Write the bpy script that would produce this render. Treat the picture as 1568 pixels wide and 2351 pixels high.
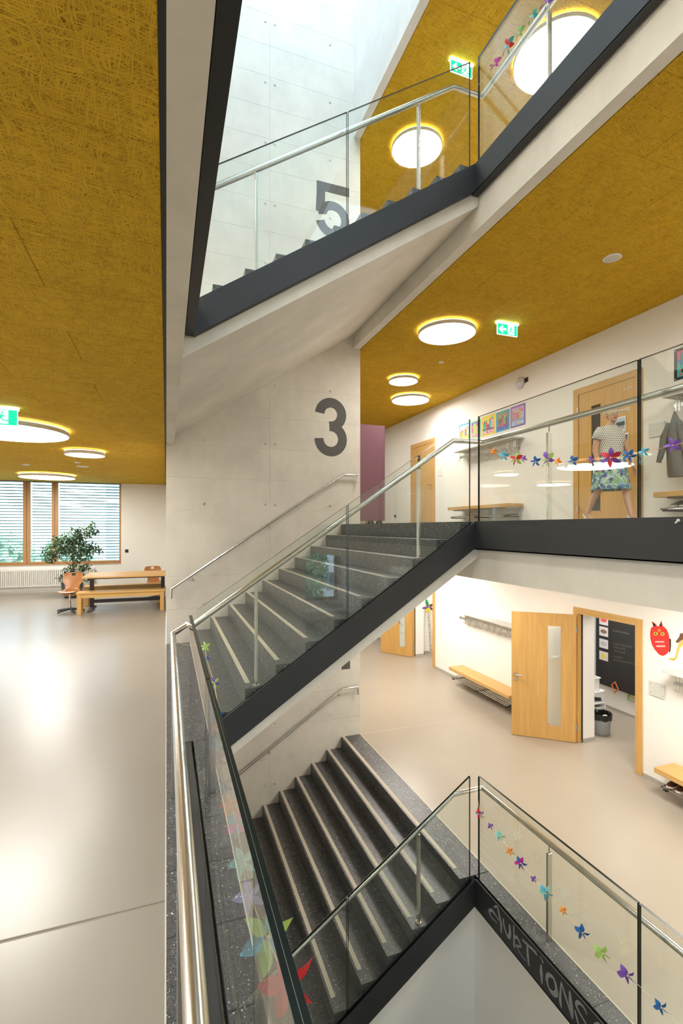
import bpy, bmesh, math, random
from mathutils import Vector, Matrix

for _o in list(bpy.data.objects):
    bpy.data.objects.remove(_o)
SC = bpy.context.scene
COL = SC.collection
R = random.Random(7)
PI = math.pi

# ------------------------------------------------------------------ camera
_c = bpy.data.cameras.new('camera')
CAM = bpy.data.objects.new('camera', _c)
COL.objects.link(CAM)
CAM.location = (0, 0, 1.74)
CAM.rotation_euler = (PI / 2, 0, -math.radians(19.908))
_c.sensor_width = 36.0
_c.sensor_fit = 'AUTO'
_c.lens = 17.0
_c.shift_y = 37.0 / 2351.0
_c.clip_start = 0.02
SC.camera = CAM

# ------------------------------------------------------------------ sky, exposure
W = bpy.data.worlds.new('sky')
SC.world = W
W.use_nodes = True
W.node_tree.nodes['Background'].inputs[0].default_value = (0.58, 0.79, 1.0, 1)
W.node_tree.nodes['Background'].inputs[1].default_value = 3.3
SC.view_settings.view_transform = 'Standard'
SC.view_settings.look = 'None'
SC.view_settings.exposure = 1.4
SC.view_settings.gamma = 1.0
SC.view_settings.use_curve_mapping = False
try:
    SC.cycles.use_denoising = True
    SC.cycles.max_bounces = 10
    SC.cycles.diffuse_bounces = 5
    SC.cycles.glossy_bounces = 5
    SC.cycles.transparent_max_bounces = 24
    SC.cycles.sample_clamp_indirect = 8.0
    SC.cycles.caustics_reflective = False
    SC.cycles.caustics_refractive = False
except Exception:
    pass
LAMP = 10.0          # radiance of the ceiling lamp diffusers

# light portals: openings through which the sky lights the building
def portal(name, loc, rot, sx, sy):
    l = bpy.data.lights.new(name, 'AREA')
    l.shape = 'RECTANGLE'; l.size = sx; l.size_y = sy
    l.cycles.is_portal = True
    o = bpy.data.objects.new(name, l); COL.objects.link(o)
    o.location = loc; o.rotation_euler = rot
portal('skylight_portal', (1.55, 2.4, 12.4), (0, 0, 0), 3.0, 10.5)
portal('window_portal', (-3.5, 15.35, 1.9), (-PI / 2, 0, 0), 4.9, 2.3)
portal('window_portal', (4.8, -9.7, 0.1), (PI / 2, 0, 0), 3.0, 2.1)

# ------------------------------------------------------------------ materials
def new_mat(name):
    m = bpy.data.materials.new(name); m.use_nodes = True
    nt = m.node_tree; b = nt.nodes['Principled BSDF']
    return m, nt, b
def N(nt, t, **kw):
    n = nt.nodes.new(t)
    for k, v in kw.items():
        if k.startswith('i_'):
            n.inputs[k[2:].replace('_', ' ')].default_value = v
        else:
            setattr(n, k, v)
    return n
def L(nt, a, b): nt.links.new(a, b)
def pos(nt, scale=(1, 1, 1)):
    g = N(nt, 'ShaderNodeNewGeometry'); mp = N(nt, 'ShaderNodeMapping')
    mp.inputs['Scale'].default_value = scale
    L(nt, g.outputs['Position'], mp.inputs['Vector'])
    return mp.outputs['Vector']
def ramp(nt, src, stops):
    r = N(nt, 'ShaderNodeValToRGB'); e = r.color_ramp.elements
    while len(e) < len(stops): e.new(0.5)
    for i, (p, c) in enumerate(stops):
        e[i].position = p
        e[i].color = (c, c, c, 1) if isinstance(c, (int, float)) else (*c, 1)
    L(nt, src, r.inputs['Fac']); return r.outputs['Color']
def mixc(nt, fac, a, b, mode='MIX'):
    m = N(nt, 'ShaderNodeMix', data_type='RGBA', blend_type=mode)
    for s, v in ((m.inputs[0], fac), (m.inputs[6], a), (m.inputs[7], b)):
        if hasattr(v, 'is_linked') or hasattr(v, 'links'): L(nt, v, s)
        elif isinstance(v, (int, float)): s.default_value = v
        else: s.default_value = (*v, 1)
    return m.outputs[2]
def math_(nt, op, a, b=None, c=None):
    m = N(nt, 'ShaderNodeMath', operation=op)
    for i, v in enumerate((a, b, c)):
        if v is None: continue
        if isinstance(v, (int, float)): m.inputs[i].default_value = v
        else: L(nt, v, m.inputs[i])
    return m.outputs[0]
def noise(nt, vec, scale, detail=3, rough=.5, dist=0.0):
    n = N(nt, 'ShaderNodeTexNoise'); L(nt, vec, n.inputs['Vector'])
    n.inputs['Scale'].default_value = scale; n.inputs['Detail'].default_value = detail
    n.inputs['Roughness'].default_value = rough; n.inputs['Distortion'].default_value = dist
    return n.outputs['Fac']
def bump(nt, b, h, strength=.3, dist=.01):
    n = N(nt, 'ShaderNodeBump'); n.inputs['Strength'].default_value = strength
    n.inputs['Distance'].default_value = dist
    L(nt, h, n.inputs['Height']); L(nt, n.outputs[0], b.inputs['Normal'])
def dims(c, f): return tuple(x * f for x in c)

def plain(name, col, rough=.5, metal=0.0, var=.06, scale=6.0, bmp=0.0, spec=.5, coat=0.0):
    m, nt, b = new_mat(name)
    v = pos(nt)
    f = noise(nt, v, scale, 4)
    c = mixc(nt, f, dims(col, 1 - var), dims(col, 1 + var))
    L(nt, c, b.inputs['Base Color'])
    b.inputs['Roughness'].default_value = rough; b.inputs['Metallic'].default_value = metal
    b.inputs['Specular IOR Level'].default_value = spec
    b.inputs['Coat Weight'].default_value = coat
    if bmp: bump(nt, b, noise(nt, v, scale * 12, 3), bmp, .002)
    return m

def concrete(name, col):
    m, nt, b = new_mat(name)
    v = pos(nt)
    big = noise(nt, v, 1.3, 5, .6)
    mid = noise(nt, pos(nt, (1, 1, .35)), 7, 5, .65)
    c = mixc(nt, ramp(nt, big, [(.3, 0), (.7, 1)]), dims(col, .90), dims(col, 1.08))
    c = mixc(nt, ramp(nt, mid, [(.25, 0), (.75, 1)]), mixc(nt, 1.0, c, (.93, .93, .94), 'MULTIPLY'), c)
    vo = N(nt, 'ShaderNodeTexVoronoi'); L(nt, v, vo.inputs['Vector']); vo.inputs['Scale'].default_value = 11
    sep = N(nt, 'ShaderNodeSeparateColor'); L(nt, vo.outputs['Color'], sep.inputs[0])
    pore = math_(nt, 'MULTIPLY', math_(nt, 'LESS_THAN', vo.outputs['Distance'], .055), math_(nt, 'GREATER_THAN', sep.outputs[0], .72))
    c = mixc(nt, pore, c, dims(col, .38))
    L(nt, c, b.inputs['Base Color']); b.inputs['Roughness'].default_value = .72
    b.inputs['Specular IOR Level'].default_value = .35
    bump(nt, b, noise(nt, v, 60, 4), .08, .002)
    return m

def screed(name, col, rough=.30):
    m, nt, b = new_mat(name)
    v = pos(nt)
    a = noise(nt, v, .8, 4, .5); f = noise(nt, v, 22, 4, .6)
    c = mixc(nt, ramp(nt, a, [(.3, 0), (.7, 1)]), dims(col, .95), dims(col, 1.05))
    c = mixc(nt, math_(nt, 'MULTIPLY', f, .12), c, dims(col, 1.25))
    L(nt, c, b.inputs['Base Color'])
    b.inputs['Roughness'].default_value = rough
    bump(nt, b, noise(nt, v, 30, 3), .05, .002)
    return m

def terrazzo(name):
    m, nt, b = new_mat(name)
    v = pos(nt)
    fine = noise(nt, v, 260, 2)
    def vor(scale):
        o = N(nt, 'ShaderNodeTexVoronoi'); L(nt, v, o.inputs['Vector']); o.inputs['Scale'].default_value = scale
        s = N(nt, 'ShaderNodeSeparateColor'); L(nt, o.outputs['Color'], s.inputs[0])
        return o.outputs['Distance'], s
    d1, s1 = vor(95)
    base = mixc(nt, s1.outputs[0], (.014, .015, .017), (.060, .061, .064))
    ed_ = N(nt, 'ShaderNodeTexVoronoi', feature='DISTANCE_TO_EDGE'); L(nt, v, ed_.inputs['Vector']); ed_.inputs['Scale'].default_value = 95
    web = math_(nt, 'MULTIPLY', ramp(nt, ed_.outputs['Distance'], [(.02, 1), (.13, 0)]), ramp(nt, noise(nt, v, 14, 3), [(.35, .25), (.65, 1)]))
    base = mixc(nt, web, base, (.155, .157, .16))
    base = mixc(nt, math_(nt, 'MULTIPLY', fine, .3), base, (.10, .10, .10))
    for sc, th, dd in ((60, .95, .27), (110, .955, .36), (210, .95, .34)):
        d, s = vor(sc)
        k = math_(nt, 'MULTIPLY', math_(nt, 'GREATER_THAN', s.outputs[1], th), math_(nt, 'LESS_THAN', d, dd))
        base = mixc(nt, k, base, (.72, .71, .67))
    L(nt, base, b.inputs['Base Color'])
    b.inputs['Roughness'].default_value = .38
    return m

def woodwool(name, hi, lo):
    m, nt, b = new_mat(name)
    g = N(nt, 'ShaderNodeNewGeometry')
    w = N(nt, 'ShaderNodeTexNoise'); w.inputs['Scale'].default_value = 7; w.inputs['Detail'].default_value = 1
    L(nt, g.outputs['Position'], w.inputs['Vector'])
    wv = N(nt, 'ShaderNodeVectorMath', operation='MULTIPLY_ADD')
    L(nt, w.outputs['Color'], wv.inputs[0]); wv.inputs[1].default_value = (.075, .075, 0); L(nt, g.outputs['Position'], wv.inputs[2])
    h = None; lev = None
    for i in range(8):
        mp = N(nt, 'ShaderNodeMapping'); an = .18 + PI * i / 8 + (.2 if i % 2 else 0)
        mp.vector_type = 'TEXTURE'
        mp.inputs['Rotation'].default_value = (0, 0, an); mp.inputs['Scale'].default_value = (1 / 9.0, 1 / 240.0, 1)
        mp.inputs['Location'].default_value = (.31 * i, .77 * i, 0)
        L(nt, wv.outputs[0], mp.inputs['Vector'])
        n = noise(nt, mp.outputs['Vector'], 1.0, 0, .5)
        k = 1.0 - .075 * ((i * 3) % 8)
        s = ramp(nt, n, [(.545, 0), (.60, k)])
        h = s if h is None else math_(nt, 'MAXIMUM', h, s)
    v = pos(nt)
    cl = noise(nt, v, 3.2, 4, .6)
    c = mixc(nt, h, lo, hi)
    c = mixc(nt, ramp(nt, cl, [(.3, 0), (.72, 1)]), mixc(nt, 1.0, c, (.88, .85, .8), 'MULTIPLY'), c)
    L(nt, c, b.inputs['Base Color']); b.inputs['Roughness'].default_value = .9
    b.inputs['Specular IOR Level'].default_value = .15
    bump(nt, b, h, .5, .004)
    return m

def wood(name, hi, lo, axis, rough=.42, f=1.0):
    m, nt, b = new_mat(name)
    s = [26 * f, 26 * f, 26 * f]; s[axis] = 1.1
    v = pos(nt, tuple(s))
    g = noise(nt, v, 1.0, 6, .62, .6)
    s2 = [150, 150, 150]; s2[axis] = 5
    g2 = noise(nt, pos(nt, tuple(s2)), 1.0, 2)
    c = mixc(nt, ramp(nt, g, [(.3, 0), (.68, 1)]), lo, hi)
    c = mixc(nt, math_(nt, 'MULTIPLY', ramp(nt, g2, [(.5, 0), (.75, 1)]), .28), c, lo)
    L(nt, c, b.inputs['Base Color']); b.inputs['Roughness'].default_value = rough
    return m

def glass(name, tint):
    m = bpy.data.materials.new(name); m.use_nodes = True
    nt = m.node_tree; nt.nodes.clear()
    out = N(nt, 'ShaderNodeOutputMaterial'); mx = N(nt, 'ShaderNodeMixShader')
    tr = N(nt, 'ShaderNodeBsdfTransparent'); gl = N(nt, 'ShaderNodeBsdfGlossy')
    tr.inputs[0].default_value = (*tint, 1); gl.inputs['Roughness'].default_value = 0.0
    gl.inputs[0].default_value = (1, 1, 1, 1)
    fr = N(nt, 'ShaderNodeFresnel'); ge = N(nt, 'ShaderNodeNewGeometry')
    # both faces of the pane see air to glass: IOR inverted on back faces
    ior = math_(nt, 'MULTIPLY_ADD', ge.outputs['Backfacing'], 1 / 1.5 - 1.5, 1.5)
    L(nt, ior, fr.inputs['IOR'])
    L(nt, fr.outputs[0], mx.inputs[0]); L(nt, tr.outputs[0], mx.inputs[1]); L(nt, gl.outputs[0], mx.inputs[2])
    L(nt, mx.outputs[0], out.inputs[0])
    return m

def emit(name, col, s):
    m = bpy.data.materials.new(name); m.use_nodes = True
    nt = m.node_tree; nt.nodes.clear()
    e = N(nt, 'ShaderNodeEmission'); e.inputs[0].default_value = (*col, 1); e.inputs[1].default_value = s
    o = N(nt, 'ShaderNodeOutputMaterial'); L(nt, e.outputs[0], o.inputs[0])
    return m

def metal(name, col, rough, axis=None):
    m, nt, b = new_mat(name)
    b.inputs['Base Color'].default_value = (*col, 1); b.inputs['Metallic'].default_value = 1
    s = [300, 300, 300]
    if axis is not None: s[axis] = 4
    f = noise(nt, pos(nt, tuple(s)), 1, 2)
    r = N(nt, 'ShaderNodeMapRange'); L(nt, f, r.inputs[0])
    r.inputs[3].default_value = max(.02, rough - .03); r.inputs[4].default_value = rough + .03
    L(nt, r.outputs[0], b.inputs['Roughness'])
    return m

CON = concrete('concrete', (.705, .662, .578))
CONS = concrete('concrete_smooth_skylit', (.80, .765, .69))  # smooth painted soffit tone; on the edge beams, skylight put into the colour
CONW = concrete('concrete_pale', (.80, .79, .765))
SCR = screed('polished_screed', (.345, .302, .243))
SCRL = screed('polished_screed_left', (.285, .258, .218))
TER = terrazzo('terrazzo')
YEL = woodwool('yellow_wood_wool', (.70, .445, .034), (.25, .128, .006))
WHT = plain('white_plaster', (.86, .84, .80), .9, var=.015, scale=3, bmp=.05, spec=.2)
BLK = plain('black_steel', (.020, .021, .023), .48, var=.25, scale=2.2)
BLKJ = plain('black_joint', (.012, .011, .010), .6)
STL = metal('stainless_steel', (.66, .635, .59), .24)
ALU = metal('aluminium', (.72, .72, .71), .38)
GLA = glass('clear_glass', (.945, .972, .955))
GLE = plain('glass_edge', (.005, .009, .007), .28, spec=.18)
GLP = plain('glass_interlayer', (.13, .145, .135), .3)
NOS = plain('nosing_strip', (.50, .445, .345), .6, var=.08, scale=30)
OAKV = wood('oak_veneer', (.66, .395, .125), (.53, .295, .082), 2)
OAKH = wood('oak_plank', (.66, .41, .145), (.50, .29, .09), 1)
OAKX = wood('oak_long', (.64, .38, .12), (.47, .26, .07), 0)
OAKT = wood('oak_frame', (.66, .40, .13), (.54, .30, .085), 2, f=.6)
GRY = plain('grey_laminate', (.55, .55, .53), .45, var=.02)
BASE = plain('baseboard_grey', (.42, .40, .37), .5)
PUR = plain('purple_felt', (.205, .095, .125), .85, var=.10, scale=9, bmp=.2)
NUM = plain('numeral_paint', (.085, .080, .075), .6, var=.10, scale=3)
WPL = plain('white_plastic', (.80, .79, .77), .35, var=.01)
DPL = plain('black_plastic', (.02, .02, .022), .4)
DIFF = emit('lamp_diffuser', (1.0, .965, .90), LAMP * .35)
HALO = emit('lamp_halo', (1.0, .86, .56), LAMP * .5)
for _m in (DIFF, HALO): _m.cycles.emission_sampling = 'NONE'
GRN = emit('exit_green', (.012, .42, .22), .9)
WEX = emit('exit_white', (.80, 1.0, .92), 1.2)
WEXT = emit('exit_tube', (.62, 1.0, .84), 3.0)

# ------------------------------------------------------------------ mesh helpers
class M:
    def __init__(s): s.v = []; s.f = []; s.k = []; s.mi = 0
    def face(s, pts):
        n = len(s.v); s.v += [tuple(p) for p in pts]; s.f.append(tuple(range(n, n + len(pts)))); s.k.append(s.mi)
    def faces(s, v, f):
        n = len(s.v); s.v += [tuple(p) for p in v]
        for q in f: s.f.append(tuple(n + i for i in q)); s.k.append(s.mi)
    def box(s, x0, x1, y0, y1, z0, z1):
        v = [(x, y, z) for z in (z0, z1) for y in (y0, y1) for x in (x0, x1)]
        s.faces(v, [(0, 2, 3, 1), (4, 5, 7, 6), (0, 1, 5, 4), (1, 3, 7, 5), (3, 2, 6, 7), (2, 0, 4, 6)]); return s
    def prism(s, poly, ax, a0, a1):
        # poly: 2D points in the two other axes (order x,y,z without ax)
        def P(p, a):
            q = list(p); q.insert(ax, a); return q
        n = len(poly)
        ar = sum(poly[i][0] * poly[(i + 1) % n][1] - poly[(i + 1) % n][0] * poly[i][1] for i in range(n))
        if (ar > 0) == (ax == 1): poly = poly[::-1]
        v = [P(p, a0) for p in poly] + [P(p, a1) for p in poly]
        s.faces(v, [tuple(range(n))[::-1], tuple(range(n, 2 * n))] + [(i, (i + 1) % n, n + (i + 1) % n, n + i) for i in range(n)])
        return s
    def tube(s, pts, r, n=10, caps=True, rr=None):
        pts = [Vector(p) for p in pts]; m = len(pts); rings = []
        for i, p in enumerate(pts):
            a = (p - pts[i - 1]).normalized() if i else None
            b = (pts[i + 1] - p).normalized() if i < m - 1 else None
            t = ((a or b) + (b or a)).normalized()
            if i == 0:
                up = Vector((0, 0, 1)) if abs(t.z) < .9 else Vector((1, 0, 0))
                u = t.cross(up).normalized()
            else:
                u = (u - t * u.dot(t)).normalized()
            w = t.cross(u)
            cs = max(.35, (a.dot(t) if a and b else 1.0))
            rad = rr[i] if rr else r
            ring = []
            for k in range(n):
                an = 2 * PI * k / n
                q = u * math.cos(an) + w * math.sin(an)
                if a and b and cs < .999:
                    bis = (b - a)
                    if bis.length > 1e-6:
                        bis.normalize(); d = q.dot(bis); q = q + bis * d * (1 / cs - 1)
                ring.append(p + q * rad)
            rings.append(ring)
        v = [q for g in rings for q in g]
        f = [(i * n + k, i * n + (k + 1) % n, (i + 1) * n + (k + 1) % n, (i + 1) * n + k) for i in range(m - 1) for k in range(n)]
        if caps: f += [tuple(range(n))[::-1], tuple((m - 1) * n + k for k in range(n))]
        s.faces(v, f); return s
    def lathe(s, prof, n=24, c=(0, 0, 0), sx=1.0, sy=1.0):
        v = []; f = []
        for r, z in prof:
            for k in range(n):
                a = 2 * PI * k / n
                v.append((c[0] + r * sx * math.cos(a), c[1] + r * sy * math.sin(a), c[2] + z))
        for i in range(len(prof) - 1):
            for k in range(n):
                f.append((i * n + k, i * n + (k + 1) % n, (i + 1) * n + (k + 1) % n, (i + 1) * n + k))
        f.append(tuple(range(n))[::-1]); f.append(tuple((len(prof) - 1) * n + k for k in range(n)))
        s.faces(v, f); return s
    def ell(s, c, r, n=12, m=8, rot=None):
        v = []; f = []
        for i in range(m + 1):
            th = PI * i / m
            for k in range(n):
                a = 2 * PI * k / n
                p = Vector((r[0] * math.sin(th) * math.cos(a), r[1] * math.sin(th) * math.sin(a), -r[2] * math.cos(th)))
                if rot: p = rot @ p
                v.append(p + Vector(c))
        for i in range(m):
            for k in range(n):
                f.append((i * n + k, i * n + (k + 1) % n, (i + 1) * n + (k + 1) % n, (i + 1) * n + k))
        s.faces(v, f); return s
    def ribbon(s, pts, w, fn, caps=True):
        # flat stroke of width w (number or list) along 2D pts; fn maps (a,b,depth)->3D ; depth 0 back, 1 front
        n = len(pts); ll = []; rr = []
        for i, (a, b) in enumerate(pts):
            p0 = pts[max(0, i - 1)]; p1 = pts[min(n - 1, i + 1)]
            dx, dy = p1[0] - p0[0], p1[1] - p0[1]; d = math.hypot(dx, dy) or 1
            h = (w[i] if isinstance(w, (list, tuple)) else w) / 2
            ll.append((a - dy / d * h, b + dx / d * h)); rr.append((a + dy / d * h, b - dx / d * h))
        v = []
        for i in range(n): v += [fn(*ll[i], 1), fn(*rr[i], 1), fn(*ll[i], 0), fn(*rr[i], 0)]
        f = []
        for i in range(n - 1):
            a, b = 4 * i, 4 * i + 4
            f += [(a, a + 1, b + 1, b), (a + 2, b + 2, b + 3, a + 3), (a, b, b + 2, a + 2), (a + 1, a + 3, b + 3, b + 1)]
        f += [(0, 2, 3, 1), (4 * n - 4, 4 * n - 3, 4 * n - 1, 4 * n - 2)]
        s.faces(v, f); return s

def wl(o):
    p = Vector((0, 0, 0))
    while o is not None: p += Vector(o.location); o = o.parent
    return p
def obj(name, m, mats, parent=None, smooth=False, local=False, bev=0.0, label=None, kind=None):
    if isinstance(m, bpy.types.Mesh): me = m
    else:
        me = bpy.data.meshes.new(name)
        off = Vector((0, 0, 0)) if (local or parent is None) else wl(parent)
        me.from_pydata([(p[0] - off.x, p[1] - off.y, p[2] - off.z) for p in m.v], [], m.f)
        for q in (mats if isinstance(mats, (list, tuple)) else [mats]): me.materials.append(q)
        if any(m.k): me.polygons.foreach_set('material_index', m.k)
        if smooth:
            me.polygons.foreach_set('use_smooth', [True] * len(me.polygons))
            try: me.set_sharp_from_angle(angle=math.radians(42))
            except Exception: pass
        me.update()
    o = bpy.data.objects.new(name, me); COL.objects.link(o)
    if parent is not None: o.parent = parent
    if bev:
        b = o.modifiers.new('bevel', 'BEVEL'); b.width = bev; b.segments = 2; b.limit_method = 'ANGLE'
    if label: o['label'] = label
    if kind: o['kind'] = kind
    return o
def tag(o, label, cat, group=None, kind=None):
    o['label'] = label; o['category'] = cat
    if group: o['group'] = group
    if kind: o['kind'] = kind
    return o
def thing(name, label, cat, loc=(0, 0, 0), group=None, kind=None, rz=0.0):
    o = bpy.data.objects.new(name, None); COL.objects.link(o)
    o.location = loc; o.rotation_euler = (0, 0, rz); o.empty_display_size = .1
    return tag(o, label, cat, group, kind)
def dup(o, loc=None, label=None, rz=None, parent=None):
    c = o.copy(); COL.objects.link(c); c.parent = parent
    if loc is not None: c.location = loc
    if rz is not None: c.rotation_euler = (0, 0, rz)
    if label: c['label'] = label
    for ch in [x for x in bpy.data.objects if x.parent == o]:
        dup(ch, parent=c)
    return c
def B(*a): return M().box(*a)
def place(name, me, parent, loc, rot=None, scale=None):
    o = bpy.data.objects.new(name, me); COL.objects.link(o); o.parent = parent
    o.location = Vector(loc) - (wl(parent) if parent is not None else Vector((0, 0, 0)))
    if rot: o.rotation_euler = rot
    if scale: o.scale = scale
    return o
def mesh_of(name, m, mats, smooth=False):
    o = obj(name, m, mats, None, smooth, True); me = o.data
    bpy.data.objects.remove(o); return me
# ================================================================== STRUCTURE
H = 1.805
YW = 7.721           # face of the stair core wall
XC = 3.137           # right end of that wall
XR = 6.41            # corridor wall
YS = 4.128           # outer plane of the flights
def S(name, m, mt, label, cat, parent=None, **kw):
    o = obj(name, m, mt, parent, **kw)
    if parent is None: tag(o, label, cat, None, 'structure')
    return o

# ---- stair core wall with formwork panels
wall = thing('wall_core', 'tall fair-faced concrete stair wall carrying big painted numerals', 'wall', (0, YW, 0), None, 'structure')
obj('core', B(-.004, XC, YW + .0045, 16.4, -6.2, 12.6), CON, wall)
pm = mesh_of('concrete_panel', B(.0007, 1.5705, 0, .0044, .0015, .4985), CON)
for k in range(-8, 25):
    for i in range(2):
        place('concrete_panel', pm, wall, (-.004 + 1.572 * i, YW, .012 + .5 * k))
tm = mesh_of('tie_hole', M().lathe([(.021, 0), (.0205, -.0009), (.0001, -.0009)], 12), concrete('tie_plug', (.57, .53, .455)))
for zz in (.563, 1.13, 2.114, 3.096, 4.048, 5.03, 5.99, 6.95, 7.93, 8.9, 9.87, -.45, -1.42, -2.4):
    for xx in (.549, 1.494, 1.65, 2.591):
        if zz in (.563, 1.13) and xx > 1.4: continue
        place('tie_hole', tm, wall, (xx, YW, zz), (PI / 2, 0, 0))
# numerals painted on the wall: strokes in local units of the numeral (width .63, height .99)
def arc(cx, cy, rx, ry, a0, a1, n=26):
    return [(cx + rx * math.cos(math.radians(a0 + (a1 - a0) * i / n)), cy + ry * math.sin(math.radians(a0 + (a1 - a0) * i / n))) for i in range(n + 1)]
def on_wall(x0, z0):
    return lambda a, b, d: (x0 + a, YW - .0015 * d - .0002, z0 + b)
K = .00109
def u(p): return [((a - 793) * K, (1885 - b) * K) for a, b in p]
n3 = M()
top = [(1059 + 179 * math.cos(t), 1236 - 182 * math.sin(t)) for t in [math.radians(176 - i * 266 / 30) for i in range(31)]] + [(1037, 1420)]
n3.ribbon(u(top), 150 * K, on_wall(2.314, 2.946))
low = [(1037, 1420)] + [(1060 + 191 * math.cos(t), 1615 - 195 * math.sin(t)) for t in [math.radians(90 - i * 271 / 32) for i in range(33)]]
n3.ribbon(u(low), 147 * K, lambda a, b, d: (2.314 + a, YW - .0009 * d - .0001, 2.946 + b))
obj('numeral', n3, NUM, wall, label='large dark grey painted numeral 3')
n5 = M()
n5.ribbon([(.02, .835), (.60, .835)], .155, on_wall(2.335, 6.63))
n5.ribbon([(.098, .80), (.080, .40)], .150, lambda a, b, d: (2.335 + a, YW - .0009 * d - .0001, 6.63 + b))
n5.ribbon([(.045, .43), (.15, .445)] + arc(.305, .31, .225, .235, 128, -168, 34), .152, lambda a, b, d: (2.335 + a, YW - .0012 * d - .00015, 6.63 + b))
obj('numeral', n5, NUM, wall, label='large dark grey painted numeral 5')
n1 = M()
n1.ribbon([(.56, 0), (.56, .99)], .155, on_wall(2.314, -.664))
n1.ribbon([(.56, .92), (.28, .74)], .15, lambda a, b, d: (2.314 + a, YW - .0009 * d - .0001, -.664 + b))
obj('numeral', n1, NUM, wall, label='dark grey painted numeral 1 mostly hidden by the flight')
# inner faces of the light shaft
S('wall_shaft_right', B(3.02, XC, -2.9, YW, 8.43, 12.6), CONW, 'pale concrete shaft wall under the skylight', 'wall')
S('wall_shaft_back', B(0, XC, -3.2, -2.9, -6.2, 12.6), CON, 'concrete stair wall behind the camera', 'wall')
S('wall_shaft_left', B(-3.3, -3.0, -3.2, 8.0, 3.61, 12.6), WHT, 'white wall of the upper hall beside the shaft', 'wall')
S('wall_upper_hall', M().box(-3.0, 0, 7.72, 7.9, 3.61, 12.6).box(-3.0, 0, -3.2, -3.0, 3.61, 12.6), WHT, 'white end walls of the upper hall', 'wall')
roof = M()
roof.box(-3.3, .1, -3.2, 8, 12.6, 12.8).box(3.0, 8, -9.7, 16.6, 12.6, 12.8).box(.1, 3.0, -3.2, -2.8, 12.6, 12.8).box(.1, 3.0, 7.5, 8, 12.6, 12.8)
S('ceiling', roof, CONW, 'concrete roof around the open skylight', 'ceiling')
sk = thing('window_3', 'skylight over the stair shaft', 'window', (1.55, 2.4, 12.6), None, 'structure')
for yy in (-2.8, .6, 4.0, 7.44): obj('bar', B(.1, 3.0, yy, yy + .06, 12.58, 12.66), ALU, sk)

# ---- left hall: floor, ceiling, walls
def floor_empty(label, z): return thing('floor', label, 'floor', (0, 0, z), None, 'structure')
fl = floor_empty('polished beige screed floor of the left hall with terrazzo edge', 0)
obj('screed_slab', B(-6.2, -.007, -9.5, 2.392, -.1, 0), SCRL, fl, bev=.003)
obj('screed_slab', B(-6.2, -.007, 2.408, 15.12, -.1, 0), SCRL, fl, bev=.003)
obj('joint_filler', B(-6.2, -.007, 2.392, 2.408, -.1, -.005), plain('joint_filler', (.30, .26, .20), .8), fl)
obj('edge_strip', B(-.007, -.0005, -9.5, 7.72, -.1, .0008), plain('edge_strip', (.60, .57, .48), .45), fl)
def strip(parent, x0, x1, ys, z, t=.05):
    for a, b in zip(ys, ys[1:]):
        obj('terrazzo_slab', B(x0, x1, a + .0012, b - .0012, z - t, z), TER, parent, bev=.0015)
strip(fl, 0, .128, [-2.9, -1.6, -.8, .1, .55, .96, 1.37, 1.773, 2.182, 2.60, 3.01, 3.4, 3.8, YS], 0)
strip(fl, 0, .366, [YS, 5.6, 6.6, YW - .002], 0)
# upper left hall floor (only its edge is seen)
f2 = floor_empty('upper hall floor seen only by its dark edge', 2 * H)
obj('screed_slab', B(-3.0, 0, -3.0, 7.72, 3.51, 3.61), SCR, f2)
strip(f2, 0, .128, [-2.9, .6, YS], 3.61)
strip(f2, 0, .366, [YS, YW - .002], 3.61)
f3 = floor_empty('floor at the foot of the lowest flight', -2 * H)
obj('screed_slab', B(-.6, 2.96, -2.9, YW, -3.75, -3.61), SCR, f3)
S('wall_low_left', M().box(-.7, -.6, -3.2, YW, -3.75, -.1).box(-.7, -.0045, YW, 7.9, -3.75, -.1), WHT, 'white wall beneath the left hall', 'wall')

def ceiling_panels(label, x0, x1, y0, y1, z, mt, ox, oy):
    c = thing('ceiling', label, 'ceiling', (0, 0, z), None, 'structure')
    obj('ceiling_slab', B(x0, x1, y0, y1, z + .024, z + .30), BLKJ, c)
    bm_ = {}
    r = 0; y = oy
    while y > y0: y -= .606; r -= 1
    while y < y1 - .02:
        ya, yb = max(y, y0), min(y + .606, y1)
        x = ox - .6 * (r % 2)
        while x > x0: x -= 1.2
        while x < x1 - .02:
            xa, xb = max(x, x0), min(x + 1.2, x1)
            if xb - xa > .02 and yb - ya > .02:
                key = (round(xb - xa, 3), round(yb - ya, 3))
                if key not in bm_:
                    w, d = key; e = .0035
                    m = M()
                    v = [(0.0005, 0.0005, .022), (w - .0005, 0.0005, .022), (w - .0005, d - .0005, .022), (0.0005, d - .0005, .022),
                         (0.0005, 0.0005, e), (w - .0005, 0.0005, e), (w - .0005, d - .0005, e), (0.0005, d - .0005, e),
                         (e, e, 0), (w - e, e, 0), (w - e, d - e, 0), (e, d - e, 0)]
                    m.faces(v, [(0, 1, 2, 3), (11, 10, 9, 8)] + [(i, 4 + i, 4 + (i + 1) % 4, (i + 1) % 4) for i in range(4)] + [(4 + i, 8 + i, 8 + (i + 1) % 4, 4 + (i + 1) % 4) for i in range(4)])
                    bm_[key] = mesh_of('ceiling_panel', m, mt)
                place('ceiling_panel', bm_[key], c, (xa, ya, z))
            x += 1.2
        y += .606; r += 1
    return c
ceiling_panels('yellow wood wool ceiling of the left hall', -6.2, -.02, -6.0, 15.1, 3.01, YEL, 0.0, 1.715)
ceiling_panels('yellow wood wool ceiling of the upper right corridor', XC + .008, XR, -4.0, 16.3, 4.82, YEL, XC, 1.715)
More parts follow.
